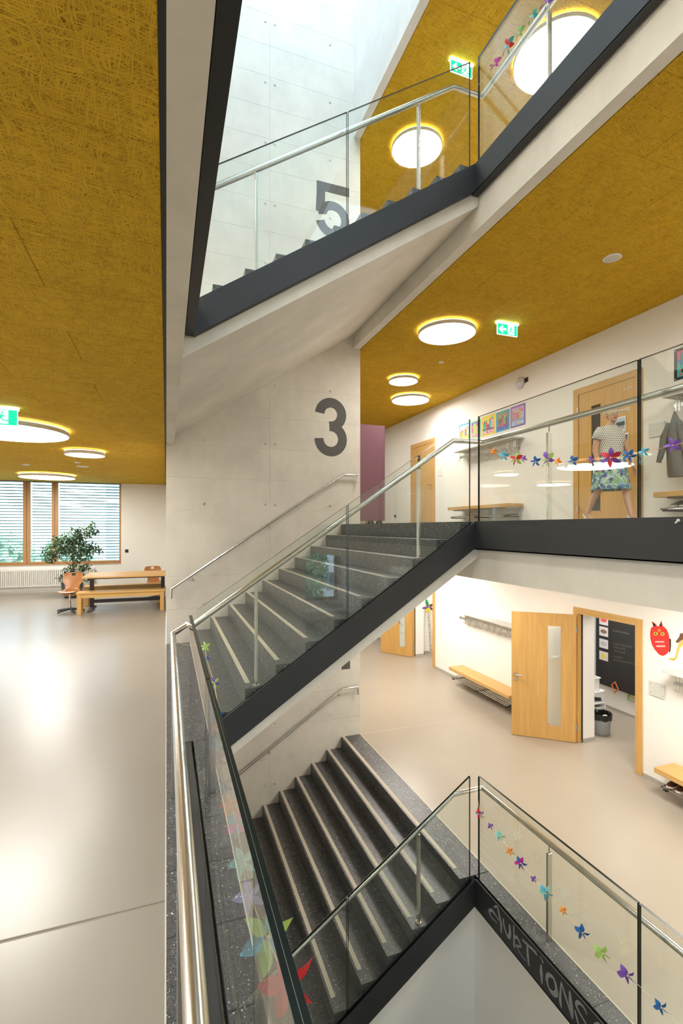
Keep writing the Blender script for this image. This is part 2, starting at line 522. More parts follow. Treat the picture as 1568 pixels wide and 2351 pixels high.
ceiling_panels('yellow wood wool ceiling of the topmost corridor', XC + .008, XR, -1.0, 16.3, 8.43, YEL, XC, 1.715)
S('ceiling_lower', B(XC, XR, -9.5, 16.5, 1.21, 1.5), YEL, 'wood wool ceiling of the lower corridor, unseen from above', 'ceiling')
S('ceiling_upper_hall', B(-3.0, 0, -3.0, 7.72, 6.62, 6.9), YEL, 'ceiling of the upper hall', 'ceiling')
# dark recess between the left ceiling and its concrete edge beam
S('trim_1', M().box(-.02, 0, -9.5, YW, 3.012, 3.5).box(-.02, -.0045, YW, 15.1, 3.004, 3.5), BLKJ, 'black shadow gap along the left ceiling edge', 'trim')
S('wall_hall_left', B(-6.5, -6.2, -9.8, 15.4, -.2, 3.3), WHT, 'white side wall of the left hall', 'wall')
S('wall_hall_back', B(-6.2, 0, -9.8, -9.5, -.2, 3.3), WHT, 'white wall of the left hall behind the camera', 'wall')
S('wall_hall_side', B(0, .2, -9.5, -3.2, -.2, 3.3), WHT, 'white wall beside the hall behind the camera', 'wall')
WY = 15.1
w = M()
w.box(-1.214, 0, WY, WY + .3, -.2, 3.3).box(-6.2, -5.9, WY, WY + .3, -.2, 3.3).box(-5.9, -1.214, WY, WY + .3, -.2, .735).box(-5.9, -1.214, WY, WY + .3, 3.05, 3.3)
S('wall_window', w, WHT, 'white end wall of the left hall around the wide window', 'wall')

# ---- wide window with outside blinds
wi = thing('window_1', 'wide wooden window at the end of the left hall', 'window', (-3.5, WY, .735), None, 'structure')
FR = wood('window_wood_upright', (.50, .27, .105), (.38, .19, .065), 2)
FRX = wood('window_wood_flat', (.50, .27, .105), (.36, .18, .06), 0)
GRF = plain('grey_frame', (.20, .19, .20), .5)
obj('frame', B(-5.9, -1.214, WY + .03, WY + .11, .735, .765), FRX, wi)
obj('frame', B(-1.262, -1.214, WY + .02, WY + .12, .765, 2.99), FR, wi)
obj('frame', B(-5.9, -1.214, WY + .02, WY + .12, 2.985, 3.05), GRF, wi)
obj('sill', B(-5.9, -1.2, WY - .015, WY + .1, .722, .736), plain('sill_stone', (.50, .46, .42), .5), wi)
for a, b in ((-3.624, -3.453), (-2.95, -2.794), (-5.1, -4.93)):
    mm = obj('mullion', B(a, b, WY + .025, WY + .12, .765, 2.985), FR, wi, bev=.004)
    obj('mullion_groove', B((a + b) / 2 - .006, (a + b) / 2 + .006, WY + .022, WY + .027, .765, 2.985), plain('groove', (.16, .08, .03), .7), wi)
for a, b in ((-2.794, -1.262), (-3.453, -2.95), (-4.93, -3.624), (-5.9, -5.1)):
    obj('bottom_rail', B(a, b, WY + .04, WY + .11, .765, .825), FRX, wi, bev=.004)
    obj('pane', B(a, b, WY + .075, WY + .083, .825, 2.985), GLA, wi)
hb = obj('handle', M().tube([(-3.42, WY + .02, 1.42), (-3.42, WY - .03, 1.42), (-3.42, WY - .03, 1.30)], .011, 8), ALU, wi, smooth=True)
SLA = plain('blind_slat', (.19, .24, .30), .5, var=.02)
sm = {}
for i, (a, b) in enumerate(((-2.80, -1.255), (-3.46, -2.945), (-4.935, -3.62), (-5.9, -5.11))):
    lab = ('venetian blind outside the broad right window pane', 'venetian blind outside the narrow middle window sash', 'venetian blind outside the left window pane', 'venetian blind outside the window beyond the left edge of view')[i]
    bl = thing('venetian_blind', lab, 'blind', ((a + b) / 2, WY + .24, .8), 'venetian blinds of the wide window')
    hw = (b - a) / 2
    m = M(); m.prism([(-.038, .015), (0, .004), (.038, -.013), (.038, -.0115), (0, .0055), (-.038, .0165)], 0, -hw, hw)
    me = mesh_of('slat', m, SLA)
    for k in range(28):
        place('slat', me, bl, ((a + b) / 2, WY + .24, .80 + .0815 * k))
    for q in (.08, .92) if hw > .4 else (.12, .88):
        obj('ladder_cord', B(a + (b - a) * q - .003, a + (b - a) * q + .003, WY + .198, WY + .203, .78, 3.02), plain('cord_grey', (.3, .32, .34), .7), bl)

# ---- right floors, walls and openings (three levels)
def right_floor(label, z, ys, col=SCR):
    f = floor_empty(label, z)
    obj('screed_slab', B(XC + .005, 8.6, -9.5, 7.703, z - .1, z), col, f, bev=.002)
    obj('screed_slab', B(XC + .005, 8.6, 7.709, 16.5, z - .1, z), col, f, bev=.002)
    obj('joint_filler', B(XC + .005, XR, 7.703, 7.709, z - .1, z - .001), plain('joint_pale', (.62, .55, .45), .6), f)
    obj('edge_strip', B(XC - .003, XC + .005, -9.5, YW, z - .1, z + .0008), plain('edge_strip_pale', (.72, .66, .52), .45), f)
    strip(f, 2.968, XC - .003, ys, z)
    return f
ysl = [-2.9, -1.6, -.4, .9, 1.7, 2.14, 2.73, 3.007, 3.411, 3.828, YS + .05]
right_floor('polished beige screed floor of the lower corridor', -H, ysl)
right_floor('polished screed floor of the corridor half a storey up', H, ysl)
right_floor('floor of the topmost corridor seen only by its edge', 3 * H, [-2.9, .5, YS + .05])
ZL = {-1: -H, 0: H, 1: 3 * H}
def wall_piece(m, y0, y1, z0, z1): m.box(XR, XR + .34, y0, y1, z0, z1)
for lv, nm in ((-1, 'lower'), (0, 'upper')):
    z = ZL[lv]; m = M()
    wall_piece(m, -9.5, 5.14, z - .15, z + 3.1); wall_piece(m, 6.18, 10.82, z - .15, z + 3.1); wall_piece(m, 11.90, 16.5, z - .15, z + 3.1)
    wall_piece(m, 5.14, 6.18, z + 2.135, z + 3.1); wall_piece(m, 10.82, 11.90, z + 2.135, z + 3.1)
    S('wall_right_' + nm, m, WHT, 'white plaster wall of the %s corridor with wooden doors' % nm, 'wall')
    bb = M()
    for a, b in ((-9.5, 5.03), (6.29, 10.71), (12.01, 16.5)): bb.box(XR - .012, XR, a, b, z, z + .055)
    S('baseboard_right_' + nm, bb, BASE, 'flat grey baseboard of the %s corridor wall' % nm, 'baseboard')
S('wall_right_top', B(XR, XR + .34, -9.5, 16.5, 5.26, 8.6), WHT, 'white wall of the topmost corridor', 'wall')
S('wall_corridor_end', B(XC, 8.6, 16.5, 16.8, -2, 12.6), WHT, 'white far end wall of the right corridors', 'wall')
bk = M()
bk.box(0, 3.9, -9.9, -9.5, -2, 12.6).box(6.3, 8.6, -9.9, -9.5, -2, 12.6).box(3.9, 6.3, -9.9, -9.5, 1.15, 12.6).box(3.9, 6.3, -9.9, -9.5, -2, -1.05)
S('wall_corridor_back', bk, WHT, 'white back wall of the right corridors with one window', 'wall')
S('wall_corridor_core', B(2.9, XC, -9.5, -3.2, -2, 12.6), CON, 'concrete core wall behind the camera on the right', 'wall')
# class room behind the lower right wall
cr = M()
cr.box(8.2, 8.5, -1, 16.5, -1.9, 1.4).box(6.75, 8.2, 12.12, 12.3, -1.9, 1.4).box(6.75, 8.2, 3.2, 3.4, -1.9, 1.4).box(6.75, 8.2, 9.6, 9.7, -1.9, 1.4)
S('wall_classroom', cr, WHT, 'white classroom walls behind the open doors', 'wall')
S('ceiling_classroom', B(6.75, 8.2, 3.4, 12.12, 1.22, 1.4), WHT, 'white classroom ceiling', 'ceiling')
S('baseboard_classroom', M().box(8.19, 8.2, 3.4, 9.6, -H, -H + .05).box(6.75, 8.19, 12.11, 12.12, -H, -H + .05), BASE, 'grey baseboard inside the classroom', 'baseboard')
S('baseboard_reveal', M().box(6.46, 6.75, 6.168, 6.18, -H, -H + .05).box(6.46, 6.75, 11.888, 11.90, -H, -H + .05), BASE, 'grey baseboards in the two lower door reveals', 'baseboard')

# ---- concrete edge beams, walls under the lowest flight
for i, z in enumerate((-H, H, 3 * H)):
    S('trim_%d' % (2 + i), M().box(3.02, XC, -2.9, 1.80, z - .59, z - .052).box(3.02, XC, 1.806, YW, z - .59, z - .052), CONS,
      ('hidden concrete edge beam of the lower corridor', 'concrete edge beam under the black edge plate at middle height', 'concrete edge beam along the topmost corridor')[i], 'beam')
for i, z in enumerate((0, 2 * H)):
    S('trim_%d' % (5 + i), B(0, .112, -9.5, YW, z - .60, z - .052), CON, ('concrete edge beam under the left hall', 'long concrete edge beam overhead on the left')[i], 'beam')
S('wall_under_edge', B(2.965, 3.2, -2.9, 4.1895, -3.75, -2.09), WHT, 'white wall under the chalk lettered edge plate', 'wall')
S('trim_9', B(2.945, 2.985, -2.9, 4.16, -2.105, -2.088), plain('grey_ledge', (.55, .55, .55), .6), 'thin grey ledge above the white wall', 'trim')
def soff(x): return -.47 + .6586 * (x - .115)
S('wall_under_flight', M().prism([(.62, -3.75), (2.98, -3.75), (2.98, -2.08), (.62, -3.66)], 1, 4.19, 4.236), WHT, 'white wall closing the space under the lowest flight', 'wall')

# ---- black edge channels along the slabs
def channel(name, xf, xi, z, label):
    t = thing(name, label, 'edge plate', (xf, 0, z), None, 'structure')
    s = 1 if xi > xf else -1
    a, b = sorted((xf, xf + s * .010))
    obj('face_plate', B(a, b, -2.9, YS, z - .28, z + .004), BLK, t)
    a, b = sorted((xf, xi))
    obj('bottom_flange', B(a, b, -2.9, YS + .06, z - .281, z - .270), BLK, t)
    a, b = sorted((xf + s * .036, xi))
    obj('inner_plate', B(a, b, -2.9, YS + .06, z - .268, z - .004), BLK, t)
    return t
FA = channel('trim_10', 2.93, 2.966, -H, 'black steel edge plate of the lower corridor with chalk lettering')
channel('trim_11', 2.93, 3.0, H, 'black steel edge plate of the corridor half a storey up')
channel('trim_12', 2.93, 3.0, 3 * H, 'black steel edge plate of the topmost corridor')
channel('trim_13', .215, .145, 0, 'black steel edge plate of the left hall floor')
channel('trim_14', .215, .145, 2 * H, 'black steel edge plate overhead on the left')
# ================================================================== FLIGHTS, GLASS, RAILS
SL = .6714
def nos(k): return .367 + .269 * (k - 1)
step_m = {}
def flight(z0, label):
    t = thing('staircase', label, 'stairs', (.2, YS, z0), None, None)
    body = M()
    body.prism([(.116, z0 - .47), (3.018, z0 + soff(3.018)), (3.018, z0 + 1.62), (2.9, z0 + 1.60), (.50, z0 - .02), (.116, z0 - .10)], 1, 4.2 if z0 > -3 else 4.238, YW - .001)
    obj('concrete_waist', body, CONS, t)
    for k in range(1, 11):
        x = nos(k); zt = z0 + .1805 * k
        xe = XC - .003 if k == 10 else x + .285
        js = [4.185, 5.336, 6.313, YW - .002] if k % 2 else [4.185, 5.59, 6.956, YW - .002]
        for a, b in zip(js, js[1:]):
            key = (k == 10, round(b - a, 3))
            if key not in step_m:
                m = M(); w = xe - x; d = b - a
                m.prism([(0, -.18), (.04, -.18), (.04, -.055), (w, -.055), (w, 0), (0, 0)], 1, .0008, d - .0008)
                me1 = mesh_of('step', m, TER)
                ya = .155 if abs(a - 4.185) < .01 else 0.0
                step_m[key] = me1
            st = place('step', step_m[key], t, (x, a, zt))
            ys_ = .15 if a < 4.2 else .0012
            nk = ('n', round(b - a, 3), ys_)
            if nk not in step_m:
                m = M(); m.box(.022, .066, ys_, b - a - .0012, -.002, .0012)
                step_m[nk] = mesh_of('nosing_strip', m, NOS)
            place('nosing_strip', step_m[nk], st, (x, a, zt))
    # steel stringer
    def top(x): return z0 + .004 + SL * (x - .225)
    m = M(); m.prism([(.215, top(.215) - .284), (2.93, top(2.93) - .284), (2.93, z0 + H + .004), (.215, top(.215))], 1, YS, YS + .010)
    obj('stringer', m, BLK, t)
    m = M(); m.prism([(.215, top(.215) - .285), (2.93, top(2.93) - .285), (2.93, top(2.93) - .274), (.215, top(.215) - .274)], 1, YS + .001, YS + .07)
    obj('stringer_flange', m, BLK, t)
    m = M(); m.prism([(.23, top(.23) - .27), (2.92, top(2.92) - .27), (2.92, top(2.92) - .006), (.23, top(.23) - .006)], 1, YS + .042, YS + .052)
    obj('glass_channel', m, BLK, t)
    return t
flight(-2 * H, 'lowest dark terrazzo flight, closed in white below its stringer')
flight(0, 'middle dark terrazzo flight rising from the left hall past numeral 3')
flight(2 * H, 'topmost terrazzo flight overhead, rising past numeral 5')

def pane(t, m):
    # slot 1 (dark polished edge) for every face whose normal is not across the pane
    return obj('glass_panel', m, [GLA, GLE], t)
def glass_x(t, xa, xb, ztop, zbot, y0=4.149, y1=4.171):
    m = M(); za, zb = ztop(xa), ztop(xb)
    P = [(xa, zbot(xa)), (xb, zbot(xb)), (xb, zb), (xa, za)]
    m.mi = 0
    m.face([(p[0], y0, p[1]) for p in P]); m.face([(p[0], y1, p[1]) for p in P[::-1]])
    m.mi = 1
    for i in range(4):
        p, q = P[i], P[(i + 1) % 4]
        m.face([(p[0], y0, p[1]), (p[0], y1, p[1]), (q[0], y1, q[1]), (q[0], y0, q[1])])
    return pane(t, m)
def glass_y(t, x0, x1, ya, yb, z0, z1):
    m = M(); m.mi = 0
    m.face([(x0, yb, z0), (x0, ya, z0), (x0, ya, z1), (x0, yb, z1)])
    m.face([(x1, ya, z0), (x1, yb, z0), (x1, yb, z1), (x1, ya, z1)])
    m.mi = 1
    m.face([(x0, ya, z1), (x1, ya, z1), (x1, yb, z1), (x0, yb, z1)])
    m.face([(x0, ya, z0), (x1, ya, z0), (x1, ya, z1), (x0, ya, z1)])
    m.face([(x0, yb, z1), (x1, yb, z1), (x1, yb, z0), (x0, yb, z0)])
    m.face([(x0, yb, z0), (x1, yb, z0), (x1, ya, z0), (x0, ya, z0)])
    return pane(t, m)
def flat_post(t, x, y, z0, z1, ztop, ax):
    a, b = (.011, .0225) if ax == 'x' else (.0225, .011)
    p = obj('post', B(x - a, x + a, y - b, y + b, z0, z1), STL, t, bev=.002)
    obj('post_pin', M().tube([(x, y, z1 - .01), (x, y, ztop)], .0065, 8), STL, p, smooth=True)
    if ax == 'x': obj('post_foot', M().lathe([(.034, 0), (.034, .006), (.026, .009)], 16, (x, y, z0)), STL, p, smooth=True)
RR = .0242
def flight_rail(z0, label):
    t = thing('glass_balustrade', label, 'balustrade', (1.5, YS + .03, z0 + .9))
    zt = lambda x: z0 + .004 + SL * (x - .225) + 1.05
    zb = lambda x: z0 + .004 + SL * (x - .225) - .08
    glass_x(t, .240, 1.557, zt, zb); glass_x(t, 1.571, 2.886, zt, zb)
    for x, k in ((.741, 2), (2.352, 8)):
        flat_post(t, x, 4.25, z0 + .1805 * k, z0 + 1.235 - .361 + .1805 * k, z0 + .915 + SL * (x - .2) - .01, 'x')
    return t
def left_rail(z, label, rail=True):
    t = thing('glass_balustrade', label, 'balustrade', (.18, .5, z))
    for ya, yb in ((2.292, 3.995), (.552, 2.280), (-1.2, .540)):
        g = glass_y(t, .1675, .1905, ya, yb, z - .06, z + 1.052)
        m = M(); m.box(.1785, .1795, ya + .002, yb - .002, z + 1.0515, z + 1.0525)
        obj('interlayer', m, GLP, g)
    for y in (3.29, 1.54): flat_post(t, .052, y, z, z + .75, z + .82, 'y')
    # handrail: along the slab, round the corner and up the flight as one bent tube
    pts = [(.052, -1.2, z + .82), (.052, 4.44, z + .82), (.18, 4.458, z + .90), (.20, 4.25, z + .915), (2.745, 4.25, z + .915 + SL * 2.545),
           (3.10, 4.25, z + H + .834), (3.10, -1.2, z + H + .834)]
    pts[4] = (2.748, 4.25, z + H + .826)
    obj('handrail', M().tube(pts, RR, 16), STL, t, smooth=True, label='long bent stainless handrail running on up the flight')
    return t
def right_rail(z, label):
    t = thing('glass_balustrade', label, 'balustrade', (2.95, 2, z))
    for ya, yb in ((2.352, 4.100), (.590, 2.340), (-1.17, .578)):
        glass_y(t, 2.942, 2.964, ya, yb, z - .06, z + 1.055)
    for y in (3.297, 1.54): flat_post(t, 3.09, y, z, z + .755, z + .834, 'y')
    return t
flight_rail(-2 * H, 'glass balustrade of the lowest flight')
flight_rail(0, 'glass balustrade of the middle flight mirroring a window')
flight_rail(2 * H, 'glass balustrade of the topmost flight in front of numeral 5')
left_rail(0, 'near glass balustrade along the left hall with a long bent handrail')
left_rail(2 * H, 'glass balustrade of the upper hall, its handrail passing numeral 5')
t0 = left_rail(-2 * H, 'glass balustrade below the left hall, its handrail climbing the lowest flight')
right_rail(-H, 'glass balustrade above the chalk lettering, lower right')
right_rail(H, 'glass balustrade of the middle corridor in front of the walking woman')
right_rail(3 * H, 'glass balustrade of the topmost corridor, upper right')

def wall_rail(z0, label):
    t = thing('wall_handrail', label, 'handrail', (.2, YW, z0 + .8))
    y = YW - .062
    obj('rail', M().tube([(.067, y, z0 + .69), (.067, y, z0 + .832), (2.80, y, z0 + 2.642), (3.078, y, z0 + 2.642), (3.078, y, z0 + 2.515)], .0175, 12), STL, t, smooth=True)
    for x in (.36, 1.54, 2.725):
        z = z0 + .832 + (x - .067) * .6623
        obj('bracket', M().tube([(x, y, z - .015), (x + .012, y + .005, z - .07), (x + .014, YW - .001, z - .074)], .006, 8).lathe([(.018, 0), (.018, .004)], 12, (x + .014, YW - .005, z - .074)), STL, t, smooth=True)
wall_rail(0, 'slim stainless wall handrail below numeral 3')
wall_rail(-2 * H, 'slim stainless wall handrail of the lowest flight')

# ================================================================== CHALK LETTERING on the lower edge plate
CHK = None
def chalk():
    m, nt, b = new_mat('chalk')
    out = nt.nodes['Material Output']
    v = pos(nt)
    n = noise(nt, v, 420, 2, .7)
    f = ramp(nt, n, [(.46, 0), (.56, .85)])
    mx = N(nt, 'ShaderNodeMixShader'); tr = N(nt, 'ShaderNodeBsdfTransparent')
    b.inputs['Base Color'].default_value = (.62, .60, .60, 1); b.inputs['Roughness'].default_value = .95
    L(nt, f, mx.inputs[0]); L(nt, tr.outputs[0], mx.inputs[1]); L(nt, b.outputs[0], mx.inputs[2]); L(nt, mx.outputs[0], out.inputs[0])
    return m
CHK = chalk()
TH = math.atan((784 - 382) / 1110.)
def back(px, py, X=None, Y=None, Z=None):
    uu = (px - 784) / 1110.; s_, c_ = math.sin(TH), math.cos(TH)
    d = (s_ + uu * c_, c_ - uu * s_, (1212.5 - py) / 1110.)
    t = X / d[0] if X is not None else Y / d[1] if Y is not None else (Z - 1.74) / d[2]
    return (d[0] * t, d[1] * t, 1.74 + d[2] * t)
LET = {  # strokes measured on the plate, width in metres
 'a': [[(265, 210, 10), (300, 205, 20), (325, 300, 22), (345, 400, 24), (345, 500, 12)], [(300, 385, 8), (240, 325, 12), (212, 255, 20), (240, 245, 26), (285, 300, 16), (322, 360, 12)]],
 'u': [[(372, 335, 10), (375, 400, 18), (400, 490, 18), (430, 545, 30), (445, 500, 28), (440, 405, 14)]],
 'k': [[(487, 410, 10), (490, 530, 16), (492, 665, 20)], [(487, 560, 16), (520, 545, 22), (555, 610, 16), (570, 660, 10)], [(570, 655, 10), (510, 640, 18)], [(520, 640, 12), (560, 730, 8), (625, 815, 8)]],
 't': [[(580, 570, 10), (640, 630, 20), (720, 705, 20), (752, 755, 10)], [(640, 635, 14), (645, 750, 26), (657, 870, 10)]],
 'i': [[(785, 765, 10), (820, 838, 12)], [(795, 850, 8), (797, 950, 30), (805, 1070, 10)]],
 'o': [[(880, 960, 26), (858, 1010, 24), (880, 1110, 14), (930, 1180, 34), (965, 1180, 36), (965, 1110, 22), (935, 1010, 20), (885, 965, 28)]],
 'n': [[(1022, 1340, 12), (1010, 1250, 24), (1020, 1050, 8)], [(1020, 1050, 14), (1065, 1200, 18), (1110, 1340, 18), (1147, 1465, 14)], [(1147, 1465, 14), (1130, 1300, 36), (1117, 1150, 12)]],
 's': [[(1312, 1415, 10), (1270, 1330, 16), (1215, 1280, 24), (1190, 1310, 20), (1230, 1400, 14), (1300, 1520, 14)], [(1172, 1365, 10), (1190, 1430, 16), (1215, 1525, 16)], [(1395, 1530, 14), (1440, 1520, 18), (1480, 1560, 14)]],
}
for ch, strokes in LET.items():
    m = M()
    for st in strokes:
        pts = []; ws = []
        for (a, b_, w_) in st:
            p = back(1080 + a / 4.9, 2040 + b_ / 4.9, X=2.93); pts.append((p[1], p[2])); ws.append(w_ / 4.9 * .0056)
        # subdivide for smooth strokes
        q = []; qw = []
        for i in range(len(pts) - 1):
            p0 = pts[max(0, i - 1)]; p1 = pts[i]; p2 = pts[i + 1]; p3 = pts[min(len(pts) - 1, i + 2)]
            for k in range(5):
                s_ = k / 5.
                f = lambda a0, a1, a2, a3: .5 * (2 * a1 + (a2 - a0) * s_ + (2 * a0 - 5 * a1 + 4 * a2 - a3) * s_ ** 2 + (3 * a1 - a0 - 3 * a2 + a3) * s_ ** 3)
                q.append((f(p0[0], p1[0], p2[0], p3[0]), f(p0[1], p1[1], p2[1], p3[1]))); qw.append(ws[i] + (ws[i + 1] - ws[i]) * s_)
        q.append(pts[-1]); qw.append(ws[-1])
        m.ribbon(q, qw, lambda a, b_, d: (2.93 - .0004 - .0006 * d, a, b_))
    obj('chalk_letter', m, CHK, FA, label='chalk letter ' + ch)

# ================================================================== PINWHEEL GARLANDS
PC = {'orange': (.90, .27, .012), 'sky': (.10, .46, .62), 'red': (.62, .022, .03), 'lime': (.42, .62, .14), 'purple': (.20, .075, .42),
      'blue': (.012, .12, .36), 'mint': (.30, .70, .60), 'magenta': (.50, .02, .30), 'teal': (.03, .40, .36), 'mauve': (.42, .20, .30), 'pink': (.85, .06, .42), 'lav': (.40, .38, .72), 'green': (.20, .48, .12)}
PMAT = {}
for k_, c_ in PC.items():
    m_, nt_, b_ = new_mat('paper_' + k_)
    b_.inputs['Base Color'].default_value = (*c_, 1); b_.inputs['Roughness'].default_value = .6
    PMAT[k_] = m_
blade_me = {}
def blade_mesh(c, n):
    if (c, n) in blade_me: return blade_me[(c, n)]
    m = M(); K_ = 7; v = []; th = .004
    for side in (0, 1):
        for i in range(K_):
            t = i / (K_ - 1.)
            wv = [.10, .26, .36, .38, .30, .17, .01][i]
            r = .08 + .92 * t; curl = .30 * math.sin(PI * t * .9)
            for q in (-1, 0, 1):
                off = .10 * math.sin(PI * t) * (1 if q > 0 else .25 if q == 0 else -.2)
                v.append((r, q * wv * .5 + .12 * t * t, curl * (.9 if q > 0 else .35 if q == 0 else .05) + off + side * th))
    f = []
    for s in (0, 1):
        o = s * K_ * 3
        for i in range(K_ - 1):
            for q in (0, 1):
                a = o + i * 3 + q; qd = (a, a + 3, a + 4, a + 1)
                f.append(qd if s else qd[::-1])
    m.faces(v, f)
    me = mesh_of('blade', m, PMAT[c], smooth=True)
    blade_me[(c, n)] = me; return me
hubm = mesh_of('hub', M().ell((0, 0, .16), (.075, .075, .05), 8, 6), plain('paper_hub', (.80, .55, .65), .5), True)
def pinwheel(p, cols, size, label, group, face):
    t = thing('pinwheel', label, 'pinwheel', p, group)
    # face: unit vector the wheel looks to
    z = Vector(face).normalized(); q = z.to_track_quat('Z', 'Y')
    q = q @ Matrix.Rotation(R.uniform(0, 6.28), 3, 'Z').to_quaternion()
    t.rotation_mode = 'QUATERNION'; t.rotation_quaternion = q
    r = size / 2; n = 5 if len(cols) == 1 else 6
    for i in range(n):
        o = bpy.data.objects.new('blade', blade_mesh(cols[i % len(cols)], n)); COL.objects.link(o); o.parent = t
        o.rotation_euler = (0, 0, 2 * PI * i / n); s = r * R.uniform(.92, 1.06); o.scale = (s, s * 1.15, s)
        if len(cols) > 1 and i % 2: o.location = (0, 0, -.1 * r)
    o = bpy.data.objects.new('hub', hubm); COL.objects.link(o); o.parent = t; o.scale = (r, r, r)
    return t
STRM = plain('string_orange', (.85, .42, .18), .7); STRY = plain('string_yellow', (.80, .66, .28), .7)
def garland(items, plane, group, where, pre, post_, mt, strlabel, facing):
    pts = list(pre)
    for i, (px, py, sz, cols) in enumerate(items):
        p = back(px, py, X=plane); dist = math.hypot(p[0], p[1])
        depth = p[0] * math.sin(TH) + p[1] * math.cos(TH)
        size = sz * depth / 1110. * (1.08 if plane > 1 else 1.2)
        cn = ' and '.join({'sky': 'sky blue', 'lav': 'lavender', 'lime': 'lime green', 'blue': 'dark blue'}.get(c, c) for c in cols)
        f = (facing[0] + R.uniform(-.3, .3), facing[1] + R.uniform(-.3, .3), R.uniform(-.15, .25) + (.5 if plane < 1 else 0))
        pinwheel(p, cols, size, where(i, cn, sz), group, f)
        pts.append(p)
    pts += list(post_)
    tag(obj('garland_string', M().tube(pts, .0013, 5), mt), strlabel, 'string')
ORD = ['first', 'second', 'third', 'fourth', 'fifth', 'sixth', 'seventh', 'eighth', 'ninth', 'tenth', 'eleventh', 'twelfth', 'thirteenth', 'fourteenth', 'fifteenth']
up = [(1133, 1038, 17, ['orange']), (1158, 1047, 24, ['sky']), (1184, 1055, 33, ['red', 'lime']), (1203, 1055, 18, ['purple']), (1230, 1060, 26, ['blue']), (1258, 1056, 38, ['purple', 'lime']),
      (1281, 1061, 20, ['orange']), (1316, 1060, 28, ['blue']), (1356, 1055, 19, ['purple']), (1402, 1051, 44, ['red', 'purple']), (1445, 1046, 30, ['blue']), (1478, 1038, 24, ['sky']), (1545, 1023, 36, ['purple'])]
garland(up, 2.865, 'pinwheels on the middle garland', lambda i, c, s: '%s paper pinwheel, %s from the left on the middle corridor garland' % (c, ORD[i]),
        [(3.02, 4.22, 2.62), (2.95, 4.12, 2.60)], [back(1600, 1008, X=2.865)], STRM, 'orange string of pinwheels before the walking woman', (-1, -.35))
lowp = [(1103, 1870, 27, ['red', 'lav']), (1128, 1897, 18, ['purple']), (1149, 1919, 28, ['mint']), (1172, 1955, 20, ['orange']), (1196, 1982, 30, ['magenta', 'blue']), (1227, 2018, 17, ['purple']), (1255, 2050, 36, ['sky', 'mint']),
        (1294, 2092, 21, ['orange']), (1338, 2141, 34, ['blue']), (1384, 2188, 42, ['lime']), (1441, 2238, 42, ['purple']), (1518, 2312, 34, ['blue'])]
garland(lowp, 2.865, 'pinwheels on the lower garland', lambda i, c, s: '%s paper pinwheel, %s from the top on the lower right garland' % (c, ORD[i]),
        [(3.0, 4.226, -.97), (2.95, 4.12, -.985)], [back(1600, 2400, X=2.865)], STRY, 'yellow string of pinwheels above the chalk lettering', (-.8, -.4))
topp = [(1138, 147, 30, ['magenta']), (1167, 106, 34, ['red', 'teal']), (1194, 75, 27, ['green']), (1225, 40, 28, ['teal']), (1257, 5, 34, ['purple'])]
garland(topp, 2.865, 'pinwheels on the topmost garland', lambda i, c, s: '%s paper pinwheel, %s from the bottom on the topmost garland' % (c, ORD[i]),
        [(3.0, 4.22, 6.24), (2.95, 4.12, 6.20)], [back(1330, -80, X=2.865)], STRY, 'thin string of pinwheels on the topmost balustrade', (-.9, -.2))
lf = [(470, 1485, 22, ['lime']), (474, 1512, 14, ['blue']), (492, 1568, 22, ['lime', 'purple']), (503, 1640, 20, ['blue']), (489, 1672, 28, ['orange']), (496, 1716, 40, ['sky']), (500, 1745, 44, ['mauve']), (512, 1806, 34, ['blue']), (527, 1848, 44, ['orange']),
      (545, 1893, 54, ['pink', 'sky']), (556, 1980, 62, ['mint']), (572, 2055, 64, ['lav']), (612, 2150, 110, ['lime', 'sky']), (658, 2255, 118, ['red'])]
garland(lf, .262, 'pinwheels on the left garland', lambda i, c, s: '%s paper pinwheel, %s from the far end behind the near glass' % (c, ORD[i]),
        [(.06, 4.40, .84), (.12, 4.12, .80)], [(.27, .45, .62)], STRY, 'yellow string of pinwheels behind the near left glass', (-.1, -1))
# ================================================================== CEILING LAMPS, SIGNS, SENSORS
RIM = plain('lamp_rim', (.70, .69, .67), .45, var=.01)
def lamp(x, y, zc, d, label, group=None):
    r = d / 2
    t = thing('ceiling_lamp', label, 'lamp', (x, y, zc), group)
    zb = zc - .085
    obj('rim', M().lathe([(r - .012, zb + .055), (r, zb + .05), (r, zb + .004), (r - .004, zb), (r - .012, zb), (r - .012, zb + .055)], 56, (x, y, 0)), RIM, t, smooth=True)
    obj('back_plate', M().lathe([(r - .0125, zb + .05), (r - .0125, zb + .056)], 56, (x, y, 0)), RIM, t)
    obj('diffuser', M().lathe([(r - .0125, zb + .003), (r - .0125, zb + .001)], 56, (x, y, 0)), DIFF, t)
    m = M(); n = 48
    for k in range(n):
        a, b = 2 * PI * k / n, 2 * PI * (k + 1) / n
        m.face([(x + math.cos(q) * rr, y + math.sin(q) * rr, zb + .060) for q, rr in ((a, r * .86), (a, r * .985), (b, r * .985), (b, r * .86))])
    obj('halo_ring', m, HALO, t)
    al = bpy.data.lights.new('lamp_light', 'AREA'); al.shape = 'DISK'; al.size = d - .03
    al.energy = LAMP * PI * PI * (r - .0125) ** 2; al.color = (1.0, .965, .90)
    ao = bpy.data.objects.new('lamp_light', al); COL.objects.link(ao); ao.parent = t; ao.location = (0, 0, zb - .002 - zc)
    obj('stem', M().lathe([(r * .6, zb + .056), (r * .6, zc)], 32, (x, y, 0)), RIM, t, smooth=True)
    return t
lamp(-1.86, 7.09, 3.01, 1.35, 'largest round ceiling lamp of the left hall, cut by the left picture edge')
